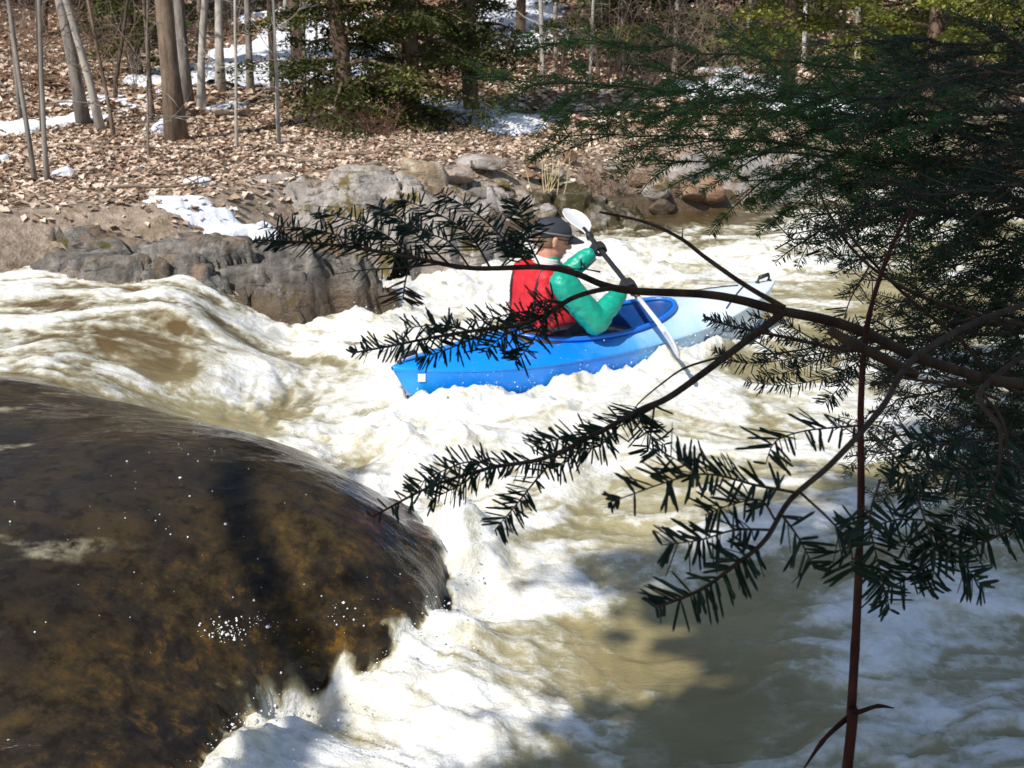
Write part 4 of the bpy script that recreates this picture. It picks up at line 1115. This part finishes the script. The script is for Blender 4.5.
for s in (-1, 1):
    sg.add([HP(.097-.012*abs(t), s*(.012+.048*t), .012+.017*w_) for w_ in (-1, 0, 1) for t in (0, .33, .66, 1)], [[i*4+j, i*4+j+1, i*4+j+5, i*4+j+4] for i in range(2) for j in range(3)])
    sg.tube([HP(.085, s*.062, .018), HP(.04, s*.079, .020), HP(-.012, s*.084, .016)], .003, 5)
    sg.tube([HP(.098, s*.004, .022), HP(.095, s*.035, .030), HP(.085, s*.062, .024)], .003, 5)
sg.build('sunglasses', simple('dark_lens', (.01, .01, .012), .1, .1), per)

# ---- paddle
pad = bpy.data.objects.new('paddle', None); COL.objects.link(pad); pad.matrix_world = KM
tag(pad, 'double-bladed paddle with black shaft and white blades held by the kayaker', 'paddle')
mb = MB(); mb.tube([Alow+pd*PL*t for t in np.linspace(.36, .865, 12)], .0155, 10); mb.build('shaft', M_blk, pad)
M_wb = simple('white_blade', (.80, .80, .78), .35, .04)
def blade(tip, root, wdir, width, name='blade'):
    ax_ = tip-root; L = np.linalg.norm(ax_); ax_ /= L; wdir = wdir-ax_*np.dot(wdir, ax_); wdir /= np.linalg.norm(wdir); nr = np.cross(ax_, wdir)
    rows = []; 
    prof = [(0, .016), (.12, .018), (.25, .05), (.4, .082), (.6, .098), (.8, .095), (.92, .075), (.98, .045), (1, .012)]
    top_, bot_ = [], []
    for f, w_ in prof:
        w_ = w_*width/.098
        top_.append([root+ax_*L*f+wdir*w_*a+nr*(.006+.014*(1-a*a)*f*(1 if f < .98 else .3)-.02*f) for a in np.linspace(-1, 1, 9)])
        bot_.append([root+ax_*L*f+wdir*w_*a+nr*(-.002+.014*(1-a*a)*f*(1 if f < .98 else .3)-.02*f) for a in np.linspace(-1, 1, 9)])
    b_ = MB(); V, Qd = mirror_grid(top_, '', None); b_.add(V, Qd); V2, _ = mirror_grid(bot_, '', None); b_.add(V2, Qd[:, ::-1])
    n_ = len(prof); ed_ = [[j, j+9, 81+j+9, 81+j] for j in range(0, 72, 9)]+[[j+17, j+8, 81+j+8, 81+j+17] for j in range(0, 72, 9)]
    k_ = np.concatenate([V, V2]); b_.add(k_, ed_+[[72+i, 73+i, 154+i, 153+i] for i in range(8)])
    b_.build(name, M_wb, pad)
RTk = (KI[:3, :3]@RT); 
blade(Btop+pd*.02, Alow+pd*PL*.82, RTk*1.0+np.array([0, 0, -.30]), .088)
sh2 = MB(); sh2.tube([Alow+pd*PL*t for t in (.16, .25, .365)], [.013, .013, .0145], 10); sh2.build('blade_neck', M_wb, pad)
blade(Alow+pd*.09, Alow+pd*PL*.21, KI[:3, :3]@FW, .075)
for t in (.40, .80):
    dr = MB(); dr.tube([Alow+pd*PL*t, Alow+pd*(PL*t+.012)], [.026, .024], 12); dr.build('drip_ring', M_blk, pad)

# ================================================================== NEAR FIR
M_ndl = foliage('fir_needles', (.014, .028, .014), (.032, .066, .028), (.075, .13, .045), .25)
M_ndl2 = foliage('fir_needles_painted_sun', (.028, .09, .022), (.075, .19, .04), (.20, .37, .07), .4)  # lighter copy of the needles, sunlight put into the green
M_ndlb = foliage('fir_needles_brown', (.05, .02, .01), (.10, .045, .022), (.14, .07, .03), .2)
M_twg = bark('fir_twig', (.035, .022, .016), (.13, .085, .06), 3, .0015)
M_stem = bark('red_stem', (.035, .012, .010), (.11, .038, .028), 3, .0015)
def needles(mb, pts, n, length, width, upv, rs, flat=.25, fwd=.55, simple_=False, both=True, taper=True):
    pts = np.asarray(pts); m_ = len(pts)
    t = np.sort(rs.random(n))*(m_-1); i = np.minimum(t.astype(int), m_-2); f = (t-i)[:, None]
    p = pts[i]*(1-f)+pts[i+1]*f
    tan = np.gradient(pts, axis=0); tan = tan[i]; tan /= np.linalg.norm(tan, axis=1, keepdims=True)
    up = np.array(upv, float); up = up-tan*(tan@up)[:, None]; up /= np.linalg.norm(up, axis=1, keepdims=True)+1e-9
    sd = np.cross(tan, up)*np.where(rs.random(n) < .5, -1, 1)[:, None]
    d = sd+tan*(fwd+rs.normal(0, .22, n))[:, None]+up*rs.normal(.05, flat, n)[:, None]
    d /= np.linalg.norm(d, axis=1, keepdims=True)
    tt = t/(m_-1); L = length*rs.uniform(.68, 1.15, n)
    if taper: L = L*(1-.55*sm(.85, 1.0, tt))*(.8+.2*sm(0, .08, tt))
    L = L[:, None]; w = np.cross(d, up); w /= np.linalg.norm(w, axis=1, keepdims=True)+1e-9
    roll = rs.normal(0, .5, n)[:, None]; w = w*np.cos(roll)+np.cross(d, w)*np.sin(roll)
    th = np.cross(d, w); W = width*.5
    bend = -up*rs.uniform(-.02, .12, n)[:, None]
    tn = np.repeat(np.clip(rs.normal(.4, .22, n), 0, 1), 4 if simple_ else 13)
    if simple_:
        V = np.stack([p, p+d*L*.5+w*W, p+d*L+bend*L, p+d*L*.5-w*W], 1).reshape(-1, 3)
        k = np.arange(n)*4; mb.add(V, np.stack([k, k+1, k+2, k+3], 1), None, tn); return
    ring = []
    for f_, ww, tk in ((.0, .45, .35), (.25, 1, .35), (.88, .85, .3)):
        c = p+d*L*f_+bend*L*f_*f_
        ring += [c+w*W*ww, c+th*W*tk, c-w*W*ww, c-th*W*tk]
    ring.append(p+d*L+bend*L)
    V = np.stack(ring, 1).reshape(-1, 3); k = (np.arange(n)*13)[:, None]
    Qd = []
    for r_ in (0, 4):
        for j in range(4): Qd.append(np.concatenate([k+r_+j, k+r_+(j+1) % 4, k+r_+4+(j+1) % 4, k+r_+4+j], 1))
    T = [np.concatenate([k+8+j, k+8+(j+1) % 4, k+12], 1) for j in range(4)]
    mb.add(V, np.concatenate(Qd), np.concatenate(T), tn)
TRK = np.array([1.75, 1.25])
fir = empty('fir_tree', (TRK[0], TRK[1], .15))
tag(fir, 'dark shaded fir whose needled boughs hang over the river from the right', 'tree')
FO = np.array([TRK[0], TRK[1], .15])
mb = MB(); s = np.linspace(0, 1, 12); mb.tube(np.stack([.04*np.sin(s*5), .03*np.sin(s*3), -.3+s*6.5], 1), .09*(1-.8*s), 14); mb.build('trunk', B_hem, fir)
rsf = np.random.default_rng(77)
UPV = np.array([0, -.45, 1.0])
def bough(main, r0, r1, twigs=(), label=None, ndl=M_ndl, main_needles=None, nlen=.022, dens=520, nw=.0018, simple_=False, name='branch', wood=M_twg, parent=None, org=FO, upv=UPV, flat=.28, fwd=.55):
    """main/twig: list of (px,py,depth). twigs: list of (points, r, n_from, n_to)"""
    par = parent or fir
    pts = spline([D(*q) for q in main], max(12, len(main)*7))-org
    n = len(pts); w = MB(); w.tube(pts, np.linspace(r0, r1, n), 7)
    nm = MB(); 
    if main_needles:
        a, b_ = main_needles; seg = pts[int(a*(n-1)):int(b_*(n-1))+1]
        L = np.linalg.norm(np.diff(seg, axis=0), axis=1).sum()
        needles(nm, seg, int(L*dens)+4, nlen, nw, upv, rsf, flat, fwd, simple_)
    for tw in twigs:
        tp, r, a, b_ = tw[:4]; dn = tw[4] if len(tw) > 4 else 1.0
        q = spline([D(*z) for z in tp], max(10, len(tp)*6))-org; w.tube(q, np.linspace(r, r*.35, len(q)), 5)
        k = len(q); seg = q[int(a*(k-1)):int(b_*(k-1))+1]
        if len(seg) > 1:
            L = np.linalg.norm(np.diff(seg, axis=0), axis=1).sum(); needles(nm, seg, int(L*dens*dn)+4, nlen, nw, upv, rsf, flat, fwd, simple_)
    o = w.build(name, wood, par)
    if label: o['label'] = label
    if nm.n: nm.build('needles', ndl, o, False)
    return o
# B1: long bough crossing the paddler
bough([(1350,330,1.45),(1180,385,1.25),(1024,384,1.12),(925,360,1.05),(870,335,1.0),(827,320,.98),(777,310,.97),(740,300,.96),(702,294,.95),(636,291,.94),(604,285,.94),(574,273,.94),(540,267,.94),(470,268,.94),(410,257,.95),(350,247,.97),(300,242,.98),(256,240,1.0)], .0062, .0009,
  [([(530,266,.94),(505,240,.95),(478,215,.97),(440,192,1.0)], .0012, .1, 1), ([(490,267,.94),(470,235,.96),(440,215,.98),(400,198,1.0)], .0012, .15, 1),
   ([(450,265,.94),(420,238,.96),(395,215,.98),(372,205,1.0)], .0012, .15, 1), ([(415,258,.95),(385,235,.96),(350,220,.97),(318,212,.99)], .0012, .15, 1),
   ([(375,251,.96),(345,238,.97),(305,228,.98),(262,228,1.0)], .0011, .1, 1), ([(540,266,.94),(528,240,.95),(522,215,.97),(515,200,.98)], .001, .1, 1),
   ([(500,268,.94),(520,245,.95),(540,225,.97)], .001, .2, 1), ([(440,264,.94),(400,268,.93),(365,270,.92),(335,274,.92)], .0010, .0, .8, .15),
   ([(600,272,.94),(580,268,.95)], .001, .5, 1, .3),([(470,268,.94),(450,243,.93),(425,232,.93),(405,222,.93)], .001, .2, 1)],
  label='long thin bough crossing in front of the paddler', main_needles=(.80, 1), nlen=.020, dens=900)
bough([(410,262,.94),(406,278,.93),(404,290,.93),(403,300,.93)], .0009, .0006, (), label='small brown dying sprig hanging from the long bough', ndl=M_ndlb, main_needles=(.2, 1), nlen=.022, dens=620)
# B2
bough([(640,291,.94),(612,288,.935),(575,297,.92),(545,315,.9),(515,326,.88),(478,330,.87),(430,338,.86),(390,346,.86),(352,353,.86)], .0026, .0008,
  [([(560,306,.9),(545,320,.89),(530,345,.88),(515,362,.87)], .0011, .2, 1), ([(540,318,.9),(520,312,.9),(495,318,.9),(470,322,.9)], .001, .1, 1),
   ([(500,328,.88),(470,340,.87),(440,352,.86),(420,357,.86)], .001, .2, 1), ([(470,331,.87),(440,325,.88),(405,328,.88)], .001, .2, 1),
   ([(565,303,.9),(548,300,.9),(530,303,.9)], .001, .2, 1), ([(535,325,.89),(505,335,.88),(485,352,.87)], .001, .2, 1)],
  main_needles=(.30, 1), nlen=.019, dens=900, name='branch')
# B3 twig above the bow
bough([(785,308,.96),(745,285,.97),(705,257,.99),(680,238,1.0),(645,222,1.02),(600,212,1.05)], .0026, .0012, [([(682,240,1.0),(683,228,1.0)], .001, 1, 1)])
# B4: lower left bough
bough([(783,313,.97),(745,342,.95),(705,372,.92),(668,398,.9),(640,410,.88),(600,432,.86),(545,458,.84),(490,468,.83),(430,487,.83),(372,517,.83)], .0038, .0008,
  [([(720,357,.93),(685,368,.92),(660,385,.91),(640,402,.9),(630,415,.89)], .0012, .85, 1), ([(560,452,.85),(540,475,.84),(520,500,.83),(494,531,.82)], .0011, .2, 1),
   ([(640,408,.88),(645,430,.88),(665,445,.88)], .001, .1, 1), ([(620,425,.87),(600,445,.86),(575,452,.86),(555,470,.86)], .001, .1, 1, 1.2),
   ([(600,432,.86),(570,436,.86),(530,448,.85)], .001, .1, 1, 1.2), ([(500,466,.83),(470,462,.83),(445,470,.83),(410,488,.83)], .001, .1, 1), ([(655,402,.89),(650,440,.88),(648,452,.88)], .001, .0, 1, .4),
   ([(480,470,.83),(460,485,.83),(430,500,.83)], .001, .2, 1)],
  main_needles=(.46, 1), nlen=.0195, dens=800)
# B5: fine spray over the bow
bough([(900,345,1.3),(850,350,1.28),(790,338,1.25),(740,328,1.25),(704,318,1.25)], .003, .001,
  [([(860,348,1.28),(810,355,1.27),(770,362,1.26),(735,362,1.26),(712,350,1.26)], .001, .1, 1), ([(880,348,1.28),(840,372,1.27),(790,385,1.26),(745,382,1.26)], .001, .1, 1),
   ([(820,343,1.26),(780,322,1.26),(750,318,1.26)], .001, .2, 1), ([(840,350,1.27),(800,368,1.27),(760,378,1.26)], .001, .2, 1), ([(850,350,1.27),(840,385,1.27),(822,405,1.27)], .001, .2, 1)],
  main_needles=(.0, 1), nlen=.017, dens=900, nw=.0016)
# B6: diagonal bough down to the lower middle
bough([(1250,250,1.2),(1040,300,1.0),(925,350,.86),(880,410,.80),(832,463,.76),(790,500,.74),(765,540,.72),(735,565,.71),(700,590,.70),(655,608,.69)], .0032, .0009,
  [([(797,493,.74),(755,485,.73),(715,475,.72),(680,478,.71),(608,503,.70)], .0012, .12, 1, .75), ([(700,478,.72),(680,462,.72),(655,448,.72)], .0008, .1, 1, .7),
   ([(868,425,.79),(830,428,.78),(800,432,.77),(775,442,.76),(765,465,.75)], .0010, .1, 1, .45), ([(770,530,.72),(735,530,.71),(700,540,.7),(662,545,.7)], .0010, .1, 1, .8),
   ([(800,492,.74),(830,520,.74),(850,545,.74),(852,575,.74)], .0011, .35, 1, .8), ([(775,520,.72),(760,500,.72),(730,505,.71),(705,515,.71)], .0009, .2, 1, .7),
   ([(780,512,.73),(800,540,.73),(815,570,.73)], .001, .1, 1, .7)],
  main_needles=(.70, 1), nlen=.0245, dens=740, nw=.0024, flat=.28)
# B7: right lower sprays
bough([(1300,330,1.2),(1100,330,1.0),(985,385,.9),(1000,430,.86),(998,470,.84),(985,510,.82)], .003, .0009,
  [([(1060,460,.86),(1000,470,.84),(940,472,.82),(885,478,.81)], .0012, .1, 1, .8), ([(868,430,.85),(905,470,.84),(925,520,.83),(935,555,.82),(930,592,.82)], .0012, .15, 1, .9),
   ([(1060,500,.86),(1000,535,.84),(950,550,.82),(890,545,.81)], .0012, .1, 1, .9), ([(1040,500,.86),(1010,520,.85),(960,530,.84)], .001, .1, 1, .8), ([(930,530,.83),(960,560,.83),(985,590,.83)], .001, .1, 1, 1),
   ([(880,480,.82),(870,520,.81),(880,570,.81),(890,610,.81)], .001, .2, 1, .8), ([(925,520,.83),(895,520,.82),(865,530,.82),(845,530,.82)], .001, .1, 1, .8), ([(985,440,.86),(940,445,.85),(900,440,.85)], .001, .1, 1, .8),
   ([(930,560,.83),(905,580,.82),(880,590,.82)], .001, .1, 1, .8)],
  main_needles=(.75, 1), nlen=.0235, dens=740, nw=.0024, flat=.28)
# B8: bare and half bare twigs upper right
bough([(1200,360,1.4),(1024,325,1.3),(930,300,1.25),(865,262,1.22),(828,212,1.2),(815,170,1.2)], .003, .001, [([(870,265,1.22),(850,300,1.2),(842,330,1.2)], .0012, .2, .8, .2), ([(930,300,1.25),(900,280,1.24),(862,278,1.23),(830,240,1.22)], .0012, .3, 1, .3), ([(838,225,1.2),(828,240,1.2),(822,255,1.2)], .0009, 0, 1, .7)], nlen=.022, dens=700)
bough([(1180,420,1.5),(1024,395,1.35),(960,340,1.3),(900,290,1.28),(850,235,1.25),(835,200,1.25)], .0032, .001, [([(958,340,1.3),(915,345,1.3),(880,330,1.3),(830,325,1.3)], .0012, .3, 1, .6)], nlen=.02, dens=700)
bough([(915,375,.95),(880,357,.93),(850,342,.92),(829,330,.92)], .005, .004, (), name='branch', label='short broken stub of a dead branch')
bough([(912,212,1.05),(908,225,1.05),(909,245,1.05),(912,268,1.05)], .0015, .0009)
bough([(1000,400,.95),(960,385,.94),(905,378,.93),(870,365,.93),(830,345,.93)], .0016, .0008)
bough([(1010,470,.92),(1002,420,.9),(975,390,.9),(940,375,.9),(900,372,.9)], .0014, .0009)
# generated boughs of the dark mass and of the upper reach
def auto_bough(root, tip, depth0, depth1, sag, ntw, tlen, nlen, dens, mat, seed, simple_=True, r0=.0035, a0=.15, upv=UPV, nw=.002):
    rs = np.random.default_rng(seed)
    p0 = D(root[0], root[1], depth0)-FO; p1 = D(tip[0], tip[1], depth1)-FO
    n = 22; s = np.linspace(0, 1, n)
    pts = p0+(p1-p0)*s[:, None]; pts[:, 2] += -sag*np.sin(s*math.pi)*-1+rs.normal(0, .004, n); pts[:, 0] += rs.normal(0, .004, n)
    tr = np.array([0, 0, p0[2]+.05]); pts = np.concatenate([tr+(pts[0]-tr)*np.linspace(0, 1, 6)[:-1, None], pts])
    w = MB(); w.tube(pts, np.linspace(r0*1.3, .0012, len(pts)), 6); nm = MB()
    pp = pts[5:]; ax = (p1-p0)/np.linalg.norm(p1-p0); up = np.array(upv)-ax*np.dot(upv, ax); up /= np.linalg.norm(up); sd = np.cross(ax, up)
    L0 = np.linalg.norm(p1-p0)
    seg = pp[int(a0*n):]; needles(nm, seg, int(L0*(1-a0)*dens), nlen, nw, up, rs, .3, .5, simple_)
    for k in range(ntw):
        f = a0+(1-a0)*(k+rs.random())/ntw; j = min(int(f*(n-1)), n-2); b0 = pp[j]; sg_ = 1 if k % 2 else -1
        L = tlen*(1.15-f*.7)*rs.uniform(.6, 1.15)
        d = ax*rs.uniform(.55, .9)+sd*sg_*rs.uniform(.6, 1)+up*rs.normal(0, .22)
        q = wander(b0, d, L, 7, .07, -.03, rs); w.tube(q, np.linspace(.0018, .0008, 8), 4)
        needles(nm, q, int(L*dens)+5, nlen, nw, up, rs, .3, .5, simple_)
        for _ in range(2 if L > .1 else 0):
            c0 = q[rs.integers(1, 6)]; d2 = d+sd*rs.normal(0, .9)+up*rs.normal(0, .2); q2 = wander(c0, d2, L*.45, 4, .07, -.03, rs)
            w.tube(q2, .0009, 3); needles(nm, q2, int(L*.45*dens)+4, nlen, nw, up, rs, .3, .5, simple_)
    o = w.build('branch', M_twg, fir); nm.build('needles', mat, o, False); return o
# upper reach: green boughs pointing left (farther from the camera)
UB = [((1040,150),(465,80),2.0,2.3,.03,26,.30),((1060,100),(510,40),2.1,2.5,.02,24,.26),((1060,190),(550,135),1.9,2.2,.03,24,.26),((1060,170),(640,165),1.8,2.1,.02,20,.24),
      ((1060,120),(700,100),1.7,1.9,.02,20,.26),((1080,210),(735,180),1.8,2.0,.02,18,.22),((1060,60),(640,110),2.3,2.5,.0,20,.26),((1090,230),(780,215),1.8,1.95,.02,16,.2),
      ((1060,140),(505,112),2.2,2.5,.02,22,.22)]
for i, (a, b_, d0, d1, sg_, nt_, tl) in enumerate(UB):
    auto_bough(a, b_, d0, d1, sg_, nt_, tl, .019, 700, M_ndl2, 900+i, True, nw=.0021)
# dark mass at the right edge
k = 0
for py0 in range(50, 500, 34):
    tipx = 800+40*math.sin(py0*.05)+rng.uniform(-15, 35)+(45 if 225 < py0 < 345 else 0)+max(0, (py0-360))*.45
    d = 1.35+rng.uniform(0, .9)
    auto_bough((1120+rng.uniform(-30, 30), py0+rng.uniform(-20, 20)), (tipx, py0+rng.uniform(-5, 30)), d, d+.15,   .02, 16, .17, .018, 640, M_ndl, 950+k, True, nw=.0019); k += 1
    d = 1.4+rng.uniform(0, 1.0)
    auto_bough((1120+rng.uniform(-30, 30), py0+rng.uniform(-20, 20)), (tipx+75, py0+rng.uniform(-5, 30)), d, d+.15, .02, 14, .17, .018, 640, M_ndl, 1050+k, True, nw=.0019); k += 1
# boughs above the frame carry the crown on
for i in range(16):
    a = rng.uniform(0, 6.28); z = 2.2+i*.27; L = 1.4-(i/16)*.9
    rs = np.random.default_rng(1200+i); w = MB(); nm = MB()
    q = wander((0, 0, z), (math.cos(a), math.sin(a), .1), L, 9, .06, -.02, rs); w.tube(q, np.linspace(.012, .002, 10), 5)
    for kk in range(14):
        b0 = q[rs.integers(2, 10)]; a2 = a+rs.choice([-1, 1])*rs.uniform(.5, 1.1); q2 = wander(b0, (math.cos(a2), math.sin(a2), -.05), .35*rs.uniform(.5, 1), 5, .08, -.03, rs)
        w.tube(q2, .0016, 4); needles(nm, q2, 130, .02, .0028, (0, 0, 1), rs, .3, .5, True)
    o = w.build('branch', M_twg, fir); nm.build('needles', M_ndl, o, False)

# red sapling stem in front
sap = empty('sapling', tuple(D(850, 768, .92)*np.array([1, 1, 0])+np.array([0, 0, .2])))
tag(sap, 'thin upright reddish brown sapling stem standing closest to the camera', 'sapling')
SO = np.array(sap.location)
base = SO+np.array([0, 0, -.1])
sp_pts = [base, base+np.array([0, 0.005, .5])]+[D(*q) for q in [(846,780,.92),(851,715,.92),(857,610,.93),(861,500,.94),(861,400,.95),(868,322,.96),(887,258,.98),(911,208,1.0)]]
pts = spline(sp_pts, 70)-SO; w = MB()
rr = np.linspace(.0052, .0016, 70); rr *= 1+.12*np.sin(np.arange(70)*2.1)*(np.arange(70) % 7 == 0)
w.tube(pts, rr, 10); w.build('stem', M_stem, sap)
for tp, r in (([(851,714,.92),(862,711,.92),(878,706,.92),(894,708,.92)], .0024), ([(850,716,.92),(838,726,.91),(822,742,.90),(803,770,.89)], .0026)):
    q = spline([D(*z) for z in tp], 16)-SO; w = MB(); w.tube(q, np.concatenate([np.linspace(r, r*.7, 10), np.linspace(r*.85, r*.2, 6)]), 8); w.build('side_shoot', M_stem, sap)

# ================================================================== TREES BEHIND THE CAMERA (they cast the shade on the near water)
GN = 'evergreens on the near bank'
def nz_(x, y): return float(land(np.array([x]), np.array([y]))[0][0])
evergreen((-1.34, -2.45, nz_(-1.34, -2.45)), 15, 1.85, G_hem, B_hem, 'tall shading evergreen on the near bank behind the viewer', 61, z0=2.6, nl=130, per=2000, size=.13, group=GN, shape=.25, rad=.15)
evergreen((1.6, -3.2, nz_(1.6, -3.2)), 12, 2.1, G_hem, B_hem, 'broad shading evergreen on the near bank, right of the tall one', 62, z0=2.4, nl=110, per=1800, size=.13, group=GN, shape=.4, rad=.16)
lt = bare_tree((-.95, -3.25, nz_(-.95, -3.25)), (-.625, .52, 1), .135, 5.7, B_grey, 'grey tree leaning over the near bank behind the viewer', 63, 5, group=None, limb0=.6, kx=.5)

# ================================================================== CAMERA, LIGHT, WORLD
cd = bpy.data.cameras.new('camera'); cam = bpy.data.objects.new('camera', cd); COL.objects.link(cam); sc.camera = cam
cam.location = CAM; cam.rotation_euler = (R(90)-PITCH, 0, 0)
cd.sensor_width = 36; cd.lens = 36*F/1024; cd.clip_start = .05; cd.clip_end = 500
cd.dof.use_dof = True; cd.dof.focus_distance = 1.7; cd.dof.aperture_fstop = 20
SAZ = math.atan2(-.60, -.80)       # direction to the sun (x,y) = (-.60,-.80)
EL = R(46)
sdir = Vector((-.60*math.cos(EL), -.80*math.cos(EL), math.sin(EL)))
sl = bpy.data.lights.new('sun', 'SUN'); so = bpy.data.objects.new('sun', sl); COL.objects.link(so)
sl.energy = 4.4; sl.angle = R(.53); sl.color = (1, .95, .88); so.rotation_euler = sdir.to_track_quat('Z', 'Y').to_euler(); so.location = (-6, -8, 12)
w = bpy.data.worlds.new('World'); sc.world = w; w.use_nodes = True; nt = w.node_tree
sky = nt.nodes.new('ShaderNodeTexSky'); sky.sky_type = 'NISHITA'; sky.sun_disc = False; sky.sun_elevation = EL; sky.sun_rotation = math.atan2(-.60, -.80)
bg = nt.nodes['Background']; bg.inputs['Strength'].default_value = .13; nt.links.new(sky.outputs[0], bg.inputs[0])
sc.view_settings.view_transform = 'Standard'; sc.view_settings.look = 'None'; sc.view_settings.exposure = .2; sc.view_settings.gamma = 1
sc.cycles.max_bounces = 5; sc.cycles.diffuse_bounces = 2; sc.cycles.glossy_bounces = 2; sc.cycles.transmission_bounces = 3
